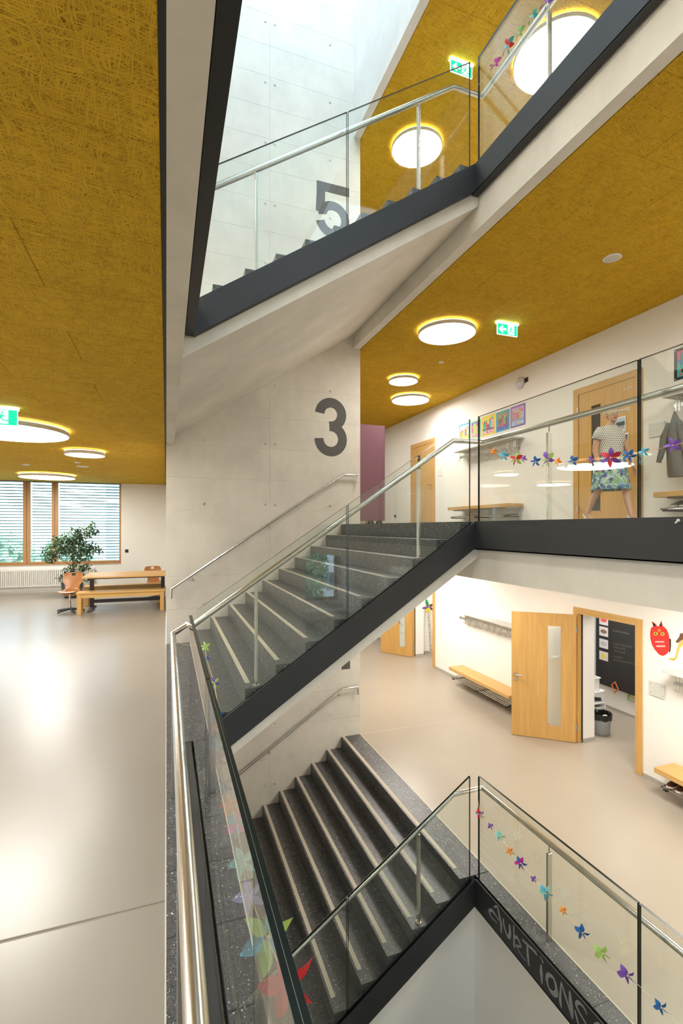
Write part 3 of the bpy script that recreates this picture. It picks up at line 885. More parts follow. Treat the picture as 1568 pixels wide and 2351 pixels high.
lamp(-1.25, 8.86, 3.01, .60, 'smallest round ceiling lamp of the left hall, right of the larger ones')
lamp(-2.64, 13.1, 3.01, 1.17, 'wide round ceiling lamp in front of the hall window')
lamp(-4.07, 10.5, 3.01, .90, 'round hall ceiling lamp left of the frame, seen mirrored in the glass')
lamp(4.08, 6.48, 4.82, .88, 'round ceiling lamp left of the exit sign in the middle corridor')
lamp(4.565, 8.885, 4.82, .60, 'smallest round ceiling lamp of the middle corridor')
lamp(5.40, 10.15, 4.82, .88, 'farthest round ceiling lamp of the middle corridor')
lamp(4.11, 7.49, 8.43, .88, 'round ceiling lamp seen through the topmost flight balustrade')
lamp(5.17, 5.37, 8.43, 1.17, 'big glaring ceiling lamp behind the topmost black edge plate')
OFF = 'ceiling lamps outside the picture'
for (x, y, z, d) in ((-4.4, 4.6, 3.01, 1.17), (-2.0, 1.9, 3.01, .88), (-4.6, 1.2, 3.01, .88), (-2.6, -3.0, 3.01, 1.17), (-1.6, -6.5, 3.01, .88),
                     (4.7, 1.6, 4.82, 1.17), (5.0, -2.4, 4.82, .88), (4.6, -6.5, 4.82, .88), (4.6, 12.8, 4.82, .60), (5.2, 11.5, 8.43, .88),
                     (4.4, 6.6, 1.21, .88), (4.9, 9.6, 1.21, 1.17), (5.0, 3.4, 1.21, 1.17), (4.3, 13.0, 1.21, .88), (4.6, .2, 1.21, .88), (4.8, -4.0, 1.21, 1.17), (-1.7, 2.4, 6.62, 1.17), (-1.7, 5.6, 6.62, 1.17), (-1.7, -1.2, 6.62, 1.17)):  # the upper hall lamps at the end are added to brighten the beams
    lamp(x, y, z, d, 'unseen round ceiling lamp outside the picture', OFF)
lamp(7.45, 6.2, 1.22, .88, 'classroom ceiling lamp hidden behind the door head')
lamp(7.3, 10.9, 1.22, .60, 'second classroom ceiling lamp hidden behind the wall')

def sensor(x, y, z, r, label):
    t = thing('smoke_detector' if r < .06 else 'ceiling_speaker', label, 'detector' if r < .06 else 'speaker', (x, y, z))
    obj('ring', M().lathe([(r, 0), (r, -.008), (r * .86, -.014)], 24, (x, y, z)), WPL, t, smooth=True)
    obj('cover', M().lathe([(r * .84, -.010), (r * .84, -.016), (r * .5, -.022), (.0005, -.023)], 24, (x, y, z)), plain('detector_grey', (.62, .60, .57), .6), t, smooth=True)
sensor(4.775, 4.13, 4.82, .098, 'flat round ceiling speaker alone on the yellow corridor ceiling')
sensor(4.79, 7.8, 4.82, .048, 'small smoke detector between the corridor lamps')
sensor(-2.63, 11.2, 3.01, .07, 'small detector left on the hall ceiling before the window lamp')
sensor(-1.61, 10.5, 3.01, .055, 'small detector behind the smallest hall lamp, farther of two')
sensor(-1.61, 11.13, 3.01, .115, 'wider flat detector behind the smallest hall lamp')

def exit_sign(x0, x1, y, zc, label, arrow=True, run_left=True):
    w = x1 - x0
    t = thing('exit_sign', label, 'sign', ((x0 + x1) / 2, y, zc))
    obj('housing', B(x0 - .012, x1 + .012, y - .03, y + .03, zc - .032, zc - .002), WEXT, t)
    obj('panel', B(x0, x1, y - .006, y + .006, zc - .19, zc - .032), GRN, t)
    obj('panel_edge', M().box(x0 - .006, x0 - .0005, y - .007, y + .007, zc - .194, zc - .032).box(x1 + .0005, x1 + .006, y - .007, y + .007, zc - .194, zc - .032).box(x0, x1, y - .007, y + .007, zc - .196, zc - .1905), WEX, t)
    yf = y - .0065
    def poly(m, pts): m.prism([(x0 + a * w, zc - .19 + b * .158) for a, b in pts], 1, yf - .001, yf)
    if arrow:
        m = M(); poly(m, [(.06, .5), (.24, .86), (.30, .80), (.22, .60), (.44, .60), (.44, .40), (.22, .40), (.30, .20), (.24, .14)])
        obj('arrow', m, WEX, t)
        d0 = .52
    else:
        d0 = .45
    m = M(); poly(m, [(d0, .08), (d0 + .33, .08), (d0 + .33, .95), (d0, .95)]); obj('doorway', m, WEX, t)
    m = M(); yf -= .001
    def st(pts, ww): m.ribbon([(x0 + a * w, zc - .19 + b * .158) for a, b in pts], ww, lambda a, b, d: (a, yf - .001 * d, b))
    c = d0 + .16
    st([(c + .02, .68), (c - .02, .45)], .022); st([(c - .02, .47), (c + .05, .30), (c + .16, .28), (c + .2, .22)], .013)
    st([(c - .03, .46), (c - .08, .28), (c - .14, .14)], .013); st([(c + .02, .66), (c - .07, .66), (c - .13, .56)], .011); st([(c + .03, .66), (c + .10, .54)], .011)
    m.ell((x0 + (c + .02) * w, yf, zc - .19 + .80 * .158), (.011, .001, .011), 10, 6)
    obj('running_figure', m, GRN, t)
exit_sign(4.623, 4.976, 5.966, 4.82, 'green exit sign with left arrow in the middle corridor')
exit_sign(3.80, 4.15, 5.935, 8.43, 'green exit sign with left arrow under the topmost ceiling')
exit_sign(-1.835, -1.478, 5.956, 3.01, 'green running man exit sign at the left picture edge', False)

# ================================================================== DOORS
def hinge(t, x, y, z): obj('hinge', M().box(x - .012, x + .004, y - .012, y + .012, z - .045, z + .045).tube([(x - .012, y, z - .05), (x - .012, y, z + .05)], .009, 8), STL, t)
def lever(parent, m4, side=1):
    # along local: u toward hinge, n outwards, z up
    f = lambda u_, n_, z_: tuple(m4 @ Vector((u_, n_, z_)))
    obj('door_handle', M().tube([f(0, 0, 0), f(0, .05, 0), f(.12, .05, -.006)], .010, 8).tube([f(0, 0, 0), f(0, .009, 0)], .026, 14).tube([f(0, 0, -.085), f(0, .008, -.085)], .025, 14), STL, parent, smooth=True)
def door(n, y0, y1, z, label, ang, slit='dark'):
    # y0..y1 clear opening ; hinge at y1 (far side), frame casing around it
    t = thing('door_%d' % n, label, 'door', (XR, (y0 + y1) / 2, z), None, 'structure')
    F = .105; zt = z + 2.135
    xf = XR - .022
    cas = M(); d = .10
    obj('casing', B(xf, XR + .07, y0 - d, y0 + .004, z, zt + .1), OAKT, t, bev=.003)
    obj('casing', B(xf, XR + .07, y1 - .004, y1 + d, z, zt + .1), OAKT, t, bev=.003)
    obj('casing', B(xf + .0005, XR + .07, y0 + .004, y1 - .004, zt - .004, zt + .0995), OAKH, t, bev=.003)
    wd = y1 - y0 - .02
    if ang:
        hp = Vector((XR - .045, y1 + .005, z)); a = math.radians(ang)
        du = Vector((-math.sin(a), -math.cos(a), 0))          # hinge to free edge
    else:
        hp = Vector((xf + .012, y1 - .01, z)); du = Vector((0, -1, 0))
    nn = Vector((0, 0, 1)).cross(du); nn = -nn if (nn.x > 0) else nn   # outward, to the corridor
    if ang: nn = Vector((-math.cos(a), math.sin(a), 0)) ; 
    M4 = lambda u_, n_, z_: tuple(hp + du * u_ + nn * n_ + Vector((0, 0, z_)))
    h = 2.129; th = .045; s0, s1, q0, q1 = .235, .435, .20, 1.90
    leaf = M()
    def bx(m, ua, ub, na, nb, za, zb):
        v = [M4(u_, n_, z_) for z_ in (za, zb) for n_ in (na, nb) for u_ in (ua, ub)]
        m.faces(v, [(0, 2, 3, 1), (4, 5, 7, 6), (0, 1, 5, 4), (1, 3, 7, 5), (3, 2, 6, 7), (2, 0, 4, 6)])
    na, nb = (-th, 0)
    if ang: na, nb = (-th / 2, th / 2)
    bx(leaf, .004, s0, na, nb, .008, h); bx(leaf, s1, wd, na, nb, .008, h); bx(leaf, s0, s1, na, nb, .008, q0); bx(leaf, s0, s1, na, nb, q1, h)
    lf_ = obj('leaf', leaf, OAKV, t)
    bead = M(); e = .012
    for (ua, ub, za, zb) in ((s0, s0 + e, q0, q1), (s1 - e, s1, q0, q1), (s0, s1, q0, q0 + e), (s0, s1, q1 - e, q1)): bx(bead, ua, ub, na + .006, nb + .002, za, zb)
    obj('glazing_bead', bead, OAKT, lf_)
    g = M(); bx(g, s0 + e, s1 - e, (na + nb) / 2 - .003, (na + nb) / 2 + .003, q0 + e, q1 - e)
    obj('slit_window', g, GLA if slit == 'clear' else DARKG, lf_)
    rot = Matrix(((-du.x, nn.x, 0, 0), (-du.y, nn.y, 0, 0), (0, 0, 1, 0), (0, 0, 0, 1)))
    if ang:
        back_ = Vector((math.cos(a), -math.sin(a), 0))
    m4 = Matrix.Translation(hp + du * (wd - .065) + nn * nb + Vector((0, 0, 1.05))) @ rot
    lever(lf_, m4)
    for zz in (.26, 1.87): hinge(t, xf - .002, y1 - .004, z + zz)
    t['nn'] = 1; return t, M4, lf_
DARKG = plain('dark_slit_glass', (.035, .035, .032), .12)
# open lower doors swing into the corridor; their seen face looks to the camera
def door_open(n, y0, y1, z, hp, tip, label):
    t = thing('door_%d' % n, label, 'door', (XR, (y0 + y1) / 2, z), None, 'structure')
    zt = z + 2.135; d = .10; xf = XR - .022
    obj('casing', B(xf, XR + .05, y0 - d, y0 + .004, z, zt + .1), OAKT, t, bev=.003)
    obj('casing', B(xf, XR + .05, y1 - .004, y1 + d, z, zt + .1), OAKT, t, bev=.003)
    obj('casing', B(xf + .0005, XR + .05, y0 + .004, y1 - .004, zt - .004, zt + .0995), OAKH, t, bev=.003)
    obj('seal', B(XR + .051, XR + .064, y1 - .022, y1 - .004, z, zt), BLKJ, t)
    hp = Vector((hp[0], hp[1], z)); tp = Vector((tip[0], tip[1], z)); du = (tp - hp); wd = du.length; du.normalize()
    nn = Vector((du.y, -du.x, 0)); nn = -nn if nn.y > 0 else nn          # towards the camera
    M4 = lambda u_, n_, z_: tuple(hp + du * u_ + nn * n_ + Vector((0, 0, z_)))
    def bx(m, ua, ub, na, nb, za, zb):
        v = [M4(u_, n_, z_) for z_ in (za, zb) for n_ in (na, nb) for u_ in (ua, ub)]
        m.faces(v, [(0, 1, 3, 2), (4, 6, 7, 5), (0, 4, 5, 1), (1, 5, 7, 3), (3, 7, 6, 2), (2, 6, 4, 0)])
    h = 2.115; th = .044; s0, s1, q0, q1 = .215, .435, .22, 1.92
    leaf = M()
    bx(leaf, 0, s0, -th, 0, .008, h); bx(leaf, s1, wd, -th, 0, .008, h); bx(leaf, s0, s1, -th, 0, .008, q0); bx(leaf, s0, s1, -th, 0, q1, h)
    lf_ = obj('leaf', leaf, OAKV, t)
    bead = M(); e = .012
    for (ua, ub, za, zb) in ((s0, s0 + e, q0, q1), (s1 - e, s1, q0, q1), (s0, s1, q0, q0 + e), (s0, s1, q1 - e, q1)): bx(bead, ua, ub, -th + .004, .003, za, zb)
    obj('glazing_bead', bead, OAKT, lf_)
    g = M(); bx(g, s0 + e, s1 - e, -th / 2 - .003, -th / 2 + .003, q0 + e, q1 - e); obj('slit_window', g, GLA, lf_)
    f = lambda u_, n_, z_: M4(wd - .06 - u_, n_, 1.05 + z_)
    obj('door_handle', M().tube([f(0, 0, 0), f(0, .05, 0), f(.125, .05, -.008)], .010, 8).tube([f(0, 0, 0), f(0, .010, 0)], .027, 14).tube([f(0, 0, -.09), f(0, .009, -.09)], .026, 14), STL, lf_, smooth=True)
    for zz in (.26, 1.87): obj('hinge', M().tube([M4(-.012, -.01, zz - .05), M4(-.012, -.01, zz + .05)], .012, 8), STL, t, smooth=True)
    return t, M4, wd
dA, M4A, wdA = door_open(1, 5.14, 6.18, -H, (6.345, 6.178), (5.57, 6.81), 'wide open wooden door with a tall glass slit, lower corridor')
dB, M4B, wdB = door_open(2, 10.82, 11.90, -H, (6.335, 11.80), (5.77, 12.63), 'farther open wooden door half hidden by the middle flight')
dC, M4C, lfC = door(3, 5.14, 6.18, H, 'closed wooden door behind the walking woman', 0)
dD, M4D, lfD = door(4, 10.82, 11.90, H, 'closed pale wooden door at the far end of the middle corridor', 0)
# lettering and photographs fixed to the door behind the woman
def text(body, size, loc, rot, mt, parent, name='lettering'):
    c = bpy.data.curves.new(name, 'FONT'); c.body = body; c.size = size; c.extrude = .0006; c.offset = size * .018; c.align_x = 'RIGHT'
    c.materials.append(mt)
    o = bpy.data.objects.new(name, c); COL.objects.link(o); o.parent = parent
    o.location = Vector(loc) - wl(parent); o.rotation_euler = rot
    return o
WLET = plain('white_lettering', (.82, .80, .76), .6)
xd = XR - .0135
text('NZIMMER', .066, (xd, 5.228, H + 1.668), (PI / 2, 0, -PI / 2), WLET, dC)
sm_ = M()
for k in range(9):
    if k not in (3, 6): sm_.box(xd - .002, xd, 5.345 - .018 * k - .012, 5.345 - .018 * k, H + 1.985, H + 2.005 + .006 * (k % 2))
obj('small_lettering', sm_, WLET, dC)
def flatmat(name, col): 
    m, nt, b = new_mat(name); b.inputs['Base Color'].default_value = (*col, 1); b.inputs['Roughness'].default_value = .7; return m
FM = {}
def fm(col):
    k = tuple(round(c, 3) for c in col)
    if k not in FM: FM[k] = flatmat('print_%d' % len(FM), col)
    return FM[k]
PAPER = flatmat('paper_white', (.80, .79, .76))
def sheet(name, label, cat, y1, y0, z0, z1, x, cols, blobs, margin, base, group=None, mt=PAPER):
    """a sheet of paper on the corridor wall (plane X=x): y1 far (left) edge, y0 near (right) edge; blobs: (a,b,w,h,col,shape) in 0..1"""
    t = thing(name, label, cat, (x, (y0 + y1) / 2, z0), group)
    obj('paper', B(x - .003, x - .0005, y0, y1, z0, z1), mt, t)
    w = y1 - y0; h = z1 - z0
    ya, yb, za, zb = y0 + margin * w, y1 - margin * w, z0 + margin * h, z1 - margin * h
    by = {}
    m = M(); m.box(x - .0036, x - .003, ya, yb, za, zb); by[base] = m
    d = .0036
    for i, (a, b, bw, bh, col, sh) in enumerate(blobs):
        m = by.setdefault(col, M()); d += .00012
        cy = yb - a * (yb - ya); cz = za + b * (zb - za); hw = bw * (yb - ya) / 2; hh = bh * (zb - za) / 2
        cl = lambda q: (max(ya, min(yb, q[0])), max(za, min(zb, q[1])))
        if sh == 'r': P_ = [(cy - hw, cz - hh), (cy + hw, cz - hh), (cy + hw, cz + hh), (cy - hw, cz + hh)]
        elif sh == 't': P_ = [(cy - hw, cz - hh), (cy + hw, cz - hh), (cy, cz + hh)]
        else: P_ = [(cy + hw * math.cos(q), cz + hh * math.sin(q)) for q in [2 * PI * k / 12 for k in range(12)]]
        P_ = [cl(p) for p in P_]
        m.prism(P_, 0, x - d - .0003, x - .0034)
    for col, m in by.items(): obj('print', m, fm(col), t)
    return t
R2 = random.Random(11)
def rb(n, cols, y0=.05, y1=.95, s0=.08, s1=.3, shapes='rto'):
    return [(R2.uniform(.05, .95), R2.uniform(y0, y1), R2.uniform(s0, s1), R2.uniform(s0, s1), R2.choice(cols), R2.choice(shapes)) for _ in range(n)]
# two photographs on that door (top one: a winter terrace, lower one: a group of people)
ph = [(.5, .74, 1.0, .5, (.45, .58, .75), 'r'), (.5, .55, 1.0, .3, (.05, .10, .08), 'r')] + [(a, .62, .16, .4, (.03, .07, .06), 't') for a in (.1, .28, .46, .64, .82, .95)] + \
     [(.5, .18, 1.0, .36, (.55, .58, .66), 'r')] + [(a, .30, .03, .35, (.03, .03, .04), 'r') for a in (.2, .38, .55, .7, .86)] + [(.5, .42, .9, .03, (.03, .03, .04), 'r'), (.5, .28, .9, .03, (.03, .03, .04), 'r')]
sheet('photograph', 'photograph of dark firs and a railing on the door behind the woman', 'photo', 5.475, 5.30, H + 1.375, H + 1.60, xd, None, ph, .08, (.45, .58, .75))
ph = [(.5, .7, 1.0, .6, (.06, .07, .07), 'r'), (.5, .12, 1.0, .24, (.07, .12, .42), 'o'), (.5, .3, 1.0, .25, (.60, .62, .66), 'r')]
for a, b, c in ((.2, .62, (.05, .05, .07)), (.36, .66, (.35, .45, .6)), (.55, .6, (.75, .72, .74)), (.74, .62, (.45, .16, .30)), (.62, .45, (.65, .10, .08)), (.4, .42, (.7, .68, .7)), (.88, .55, (.06, .05, .05))):
    ph += [(a, b - .12, .16, .34, c, 'r'), (a, b + .12, .10, .10, (.55, .33, .22), 'o')]
sheet('photograph', 'photograph of a group of people, lower one on the door', 'photo', 5.43, 5.255, H + 1.055, H + 1.345, xd, None, ph, .08, (.06, .07, .07))

# children's paintings above the coat rack: paper edge colour, picture
PNT = [('sky blue edged', (.10, .50, .72), (.80, .68, .72), [(.85, .30, .10), (.95, .55, .05), (.20, .55, .75), (.80, .12, .12), (.75, .80, .25), (.95, .75, .80)]),
       ('pale green edged', (.30, .68, .42), (.30, .16, .48), [(.85, .10, .25), (.35, .65, .20), (.95, .55, .05), (.15, .70, .60), (.90, .30, .45), (.55, .10, .15)]),
       ('yellow edged', (.88, .62, .04), (.82, .70, .06), [(.02, .42, .30), (.70, .06, .03), (.25, .05, .20), (.05, .45, .50), (.85, .50, .60), (.70, .08, .05)]),
       ('turquoise edged', (.03, .36, .55), (.35, .30, .14), [(.06, .10, .50), (.05, .22, .12), (.72, .07, .05), (.35, .55, .10), (.10, .13, .55), (.75, .25, .35)]),
       ('purple edged', (.24, .13, .46), (.62, .40, .62), [(.62, .16, .10), (.30, .36, .66), (.66, .20, .16), (.70, .50, .10), (.45, .60, .80), (.75, .15, .30)])]
YP = [(9.655, 9.24), (9.193, 8.815), (8.79, 8.34), (8.31, 7.895), (7.865, 7.443)]
for i, ((nm, edge, bg, cs), (a, b)) in enumerate(zip(PNT, YP)):
    bl = [(.5, .12, 1.0, .24, cs[4], 'r'), (.5, .28, 1.0, .14, cs[2 if i in (2, 3) else 1], 'r')]
    for k, x_ in enumerate((.14, .32, .5, .68, .86)):
        hgt = R2.uniform(.35, .75)
        bl += [(x_, .3 + hgt / 2 * .8, R2.uniform(.13, .22), hgt * .8, cs[k % 6], R2.choice('rro')), (x_, .34 + hgt * .8, .18, .16, cs[(k + 2) % 6], 't')]
        bl += [(x_ + R2.uniform(-.04, .04), .3 + hgt * q, .05, .07, cs[(k + 3) % 6], 'r') for q in (.2, .45)]
    bl += rb(10, cs, .02, .3, .05, .12)
    sheet('painting', '%s child painting of a city, %s from the left above the coat rack' % (nm, ORD[i]), 'painting', a, b, H + 1.905, H + 2.32 - (.01 if i % 2 else 0), XR, None, bl, .085, bg, 'paintings above the coat rack', fm(edge))
bl = [(.5, .3, 1.0, .6, (.04, .45, .42), 'r'), (.25, .7, .3, .5, (.05, .40, .38), 'o'), (.6, .55, .4, .2, (.30, .30, .06), 'r'), (.4, .35, .12, .12, (.05, .06, .3), 'r')] + rb(16, [(.75, .08, .15), (.8, .3, .4), (.03, .03, .03), (.7, .7, .65), (.1, .2, .5)], .05, .9, .05, .16)
pt = sheet('poster', 'black framed colourful poster at the right picture edge', 'poster', 4.583, 4.12, H + 1.905, H + 2.325, XR, None, bl, .09, (.70, .10, .22), None, fm((.02, .02, .022)))
for y_ in (4.565, 4.14):
    for z_ in (1.925, 2.305): obj('pin', M().ell((XR - .005, y_, H + z_), (.006, .008, .008), 8, 6), WPL, pt, smooth=True)

# wall fittings
def plate(y0, y1, z0, z1, label, name='switch_plate', cat='switch', mt=WPL, rocker=True):
    t = thing(name, label, cat, (XR, (y0 + y1) / 2, z0))
    obj('plate', B(XR - .008, XR, y0, y1, z0, z1), mt, t, bev=.002)
    if rocker: obj('rocker', B(XR - .012, XR - .008, y0 + .014, y1 - .014, z0 + .014, z1 - .014), mt, t, bev=.001)
    return t
plate(10.395, 10.60, H + 1.22, H + 1.40, 'white wall panel beside the far closed door')
plate(10.395, 10.60, -H + 1.23, -H + 1.40, 'white wall panel right of the farther open door')
ACR = plain('frosted_acrylic', (.66, .67, .63), .25)
for z, lab in ((H, 'frosted blank sign plate right of the door behind the woman'), (-H, 'frosted blank sign plate right of the wide open door')):
    t = thing('sign_plate', lab, 'sign', (XR, 4.82, z + 1.2))
    obj('plate', B(XR - .016, XR - .010, 4.708, 4.935, z + 1.205, z + 1.40), ACR, t)
    for y_ in (4.735, 4.908):
        for z_ in (1.24, 1.365): obj('standoff', M().tube([(XR, y_, z + z_), (XR - .019, y_, z + z_)], .006, 8), STL, t, smooth=True)
t = thing('access_point', 'round white wireless box high on the corridor wall', 'router', (XR, 7.56, 4.53))
obj('cover', M().ell((XR - .03, 7.57, 4.53), (.03, .115, .115), 24, 12), plain('router_white', (.62, .59, .62), .4), t, smooth=True)
obj('base', M().tube([(XR, 7.57, 4.53), (XR - .03, 7.57, 4.53)], .06, 20), WPL, t)
obj('light', B(XR - .0615, XR - .058, 7.565, 7.572, 4.50, 4.515), emit('router_light', (.3, .25, 1.0), 1.5), t)
def socket(x, y, z, plane, label):
    t = thing('socket', label, 'socket', (x, y, z))
    if plane == 'x':
        obj('plate', B(x - .010, x, y - .045, y + .045, z - .045, z + .045), DPL, t, bev=.003); obj('insert', B(x - .014, x - .010, y - .022, y + .022, z - .022, z + .022), BLKJ, t)
    else:
        obj('plate', B(x - .045, x + .045, y - .010, y, z - .045, z + .045), DPL, t, bev=.003); obj('insert', B(x - .022, x + .022, y - .014, y - .010, z - .022, z + .022), BLKJ, t)
socket(XR, 7.415, 4.545, 'x', 'black socket beside the wireless box')
socket(XR, 13.0, H + .29, 'x', 'black socket low on the wall near the purple board')
socket(-1.066, WY, 1.086, 'y', 'black socket on the wall right of the window')

# ================================================================== COAT RACKS AND BENCHES
hk = M()
for s_ in (-.021, .021):
    hk.tube([(.0, s_, .10), (0, s_, -.05), (-.008, s_, -.075), (-.028, s_, -.085), (-.045, s_, -.068), (-.047, s_, -.052)], .0034, 6)
hk.tube([(0, -.021, .10), (0, -.014, .116), (0, 0, .122), (0, .014, .116), (0, .021, .10)], .0034, 6, False)
hook_me = mesh_of('hook', hk, STL, True)
def rack(y0, y1, zf, label):
    t = thing('coat_rack', label, 'coat rack', (XR, (y0 + y1) / 2, zf + 1.4))
    obj('shelf', B(XR - .28, XR - .001, y0, y1, zf + 1.645, zf + 1.668), GRY, t, bev=.002)
    obj('hat_rail', B(XR - .182, XR - .168, y0 + .05, y1 - .09, zf + 1.50, zf + 1.553), ALU, t, bev=.002)
    n = int((y1 - y0) / .2 + .5)
    for i in range(n):
        place('hook', hook_me, t, (XR - .190, y1 - .15 - .2 * i, zf + 1.515))
    for y_ in (y0 + .14, y1 - .16):
        obj('bracket', M().box(XR - .17, XR, y_ - .012, y_ + .012, zf + 1.515, zf + 1.535).box(XR - .25, XR, y_ - .012, y_ + .012, zf + 1.632, zf + 1.645).box(XR - .01, XR, y_ - .02, y_ + .02, zf + 1.45, zf + 1.645), ALU, t)
rack(7.47, 9.47, -H, 'grey hat shelf with wire hooks left of the wide open door')
rack(7.47, 9.47, H, 'grey hat shelf with wire hooks below the paintings')
rack(2.55, 4.55, -H, 'grey hat shelf at the right edge below the paper figures')
rack(2.55, 4.55, H, 'grey hat shelf above the hanging grey jacket')
def bench(y0, y1, zf, label):
    t = thing('wall_bench', label, 'bench', (XR, (y0 + y1) / 2, zf))
    x0 = 6.02
    obj('seat_plank', B(x0, XR - .018, y0, y1, zf + .338, zf + .405), OAKH, t, bev=.004)
    for y_ in (y0 + .12, (y0 + y1) / 2 + .02, y1 - .13):
        obj('wall_bracket', M().box(XR - .03, XR, y_ - .02, y_ + .02, zf + .10, zf + .338).box(x0 + .06, XR, y_ - .012, y_ + .012, zf + .318, zf + .338), ALU, t)
        obj('rack_clip', M().box(x0 + .02, XR - .03, y_ - .022, y_ + .022, zf + .150, zf + .172), DPL, t)
    for k in range(5):
        x_ = x0 + .045 + .055 * k
        obj('shoe_rail', M().tube([(x_, y0 + .07, zf + .182 + .006 * k), (x_, y1 - .09, zf + .182 + .006 * k)], .0095, 8), STL, t, smooth=True)
        for y_ in (y0 + .065, y1 - .085): obj('end_cap', M().tube([(x_, y_ - .012, zf + .182 + .006 * k), (x_, y_ + .012, zf + .182 + .006 * k)], .012, 8), DPL, t)
bench(7.44, 9.48, -H, 'long wooden wall bench left of the wide open door')
bench(7.48, 9.53, H, 'long wooden wall bench below the paintings')
bench(2.5, 4.575, -H, 'wooden wall bench cut off at the lower right edge')
bench(2.5, 4.585, H, 'wooden wall bench below the hanging jackets')
def shoe(x, y, z, rz, cols, label, group):
    t = thing('shoe', label, 'shoe', (x, y, z), group, None, rz)
    v = []; n = 12; rings = [(0.0, .030, .0), (.0, .036, .018), (.004, .034, .045), (.012, .026, .072), (.0, .020, .085)]
    m = M()
    prof = [(-.125, .028), (-.09, .038), (-.03, .036), (.03, .042), (.08, .043), (.115, .030), (.13, .012)]
    def loop(s, z_): return [(p[0], p[1] * s, z_) for p in prof] + [(p[0], -p[1] * s, z_) for p in prof[::-1]]
    k = len(prof) * 2
    sole = loop(1.08, 0) + loop(1.05, .022)
    m.faces(sole, [tuple(range(k))[::-1], tuple(range(k, 2 * k))] + [(i, (i + 1) % k, k + (i + 1) % k, k + i) for i in range(k)])
    obj('sole', m, fm(cols[1]), t, local=True)
    hs = [.085, .090, .085, .065, .048, .040, .030]; hs = hs + hs[::-1]
    a = loop(1.0, .0225); b = [(p[0] * .97, p[1] * .92, h * .75) for p, h in zip(loop(1, 0), hs)]; c = [(p[0] * .9, p[1] * .45, h) for p, h in zip(loop(1, 0), hs)]
    m = M(); m.faces(a + b + c, [(i, (i + 1) % k, k + (i + 1) % k, k + i) for i in range(k)] + [(k + i, k + (i + 1) % k, 2 * k + (i + 1) % k, 2 * k + i) for i in range(k)] + [tuple(range(2 * k, 3 * k))])
    obj('upper', m, fm(cols[0]), t, smooth=True, local=True)
BR, CRM, DK = (.09, .035, .025), (.75, .68, .58), (.06, .06, .06)
for i, y_ in enumerate((4.42, 4.30, 4.10, 3.98)):
    shoe(6.19, y_, -H + .205, PI, (BR if i < 2 else DK, CRM), ('brown' if i < 2 else 'dark') + ' cream soled shoe under the lower right bench, %s from the left' % ORD[i], 'shoes under the lower right bench')
for i, y_ in enumerate((4.36, 4.24, 4.02)):
    shoe(6.19, y_, H + .205, PI * .97, (DK, (.45, .45, .44)), 'dark shoe on the rack below the hanging jackets, %s from the left' % ORD[i], 'shoes below the hanging jackets')

# hanging jackets at the upper right
def jacket(y, z, x, col, label, sc=1.0, seed=1):
    t = thing('jacket', label, 'jacket', (x, y, z))
    rr = random.Random(seed)
    mt = plain('jacket_%d' % seed, col, .95, var=.12, scale=30, bmp=.3)
    # body: rings of an ellipse with folds, hung from one point
    prof = [(0, .012, .012), (-.05, .030, .025), (-.12, .055, .04), (-.20, .085, .05), (-.30, .115, .055), (-.42, .130, .058), (-.55, .125, .060), (-.68, .118, .060), (-.80, .105, .055), (-.845, .095, .05)]
    m = M(); n = 20; v = []
    for dz, ry, rx in prof:
        for k in range(n):
            a = 2 * PI * k / n
            f = 1 + .16 * math.sin(3 * a + dz * 4) * min(1, -dz * 4) + .08 * math.sin(7 * a - dz * 9)
            v.append((x + rx * f * math.cos(a), y + ry * f * math.sin(a) + .04 * dz, z + dz * sc))
    m.faces(v, [(i * n + k, i * n + (k + 1) % n, (i + 1) * n + (k + 1) % n, (i + 1) * n + k) for i in range(len(prof) - 1) for k in range(n)])
    obj('body', m, mt, t, smooth=True)
    for s_, q, lz in ((1, .13, -.55), (-1, .11, -.50)):
        obj('sleeve', M().tube([(x - .01, y + s_ * .06, z - .14 * sc), (x - .03, y + s_ * .12, z - .32 * sc), (x - .03, y + s_ * (q + .02), z + (lz + .06) * sc), (x - .025, y + s_ * (q + .055), z + lz * sc - .04)], .04, 10, rr=[.035, .046, .038, .034]), mt, t, smooth=True)
        obj('cuff', M().tube([(x - .025, y + s_ * (q + .055), z + lz * sc - .035), (x - .022, y + s_ * (q + .072), z + lz * sc - .085)], .030, 10), mt, t, smooth=True)
    return t
jacket(4.40, H + 1.44, 6.165, (.165, .17, .175), 'grey hooded jacket hanging at the right picture edge', 1.0, 1)
jacket(4.06, H + 1.42, 6.20, (.70, .68, .65), 'white jacket hanging behind the grey one at the edge', 1.0, 2)
# ================================================================== LOWER CORRIDOR DETAILS
def cut(name, label, cat, pts_px, col, x=XR - .003, th=.003, group=None):
    """paper cut-out pinned flat on the corridor wall; outline measured on the wall plane"""
    t = thing(name, label, cat, (x, 4.8, -1.0), group)
    return t
def wp(px, py): 
    p = back(px, py, X=XR); return (p[1], p[2])
CC = lambda a, b: (1340 + a / 4.9, 1380 + b / 4.9)
def cutpart(t, name, pts, col, d0, d1):
    P_ = [wp(*CC(*p)) for p in pts]
    obj(name, M().prism(P_, 0, XR - d1, XR - d0), fm(col), t)
cat = thing('paper_cat_mask', 'red paper cat face with yellow eyes on the lower wall', 'paper mask', (XR, 4.83, 0))
cutpart(cat, 'face', [(762, 300), (790, 282), (830, 284), (862, 282), (900, 285), (935, 318), (955, 370), (968, 430), (972, 500), (960, 560), (930, 600), (890, 617), (850, 600), (805, 550), (770, 490), (752, 420), (750, 350)], (.72, .035, .03), .002, .006)
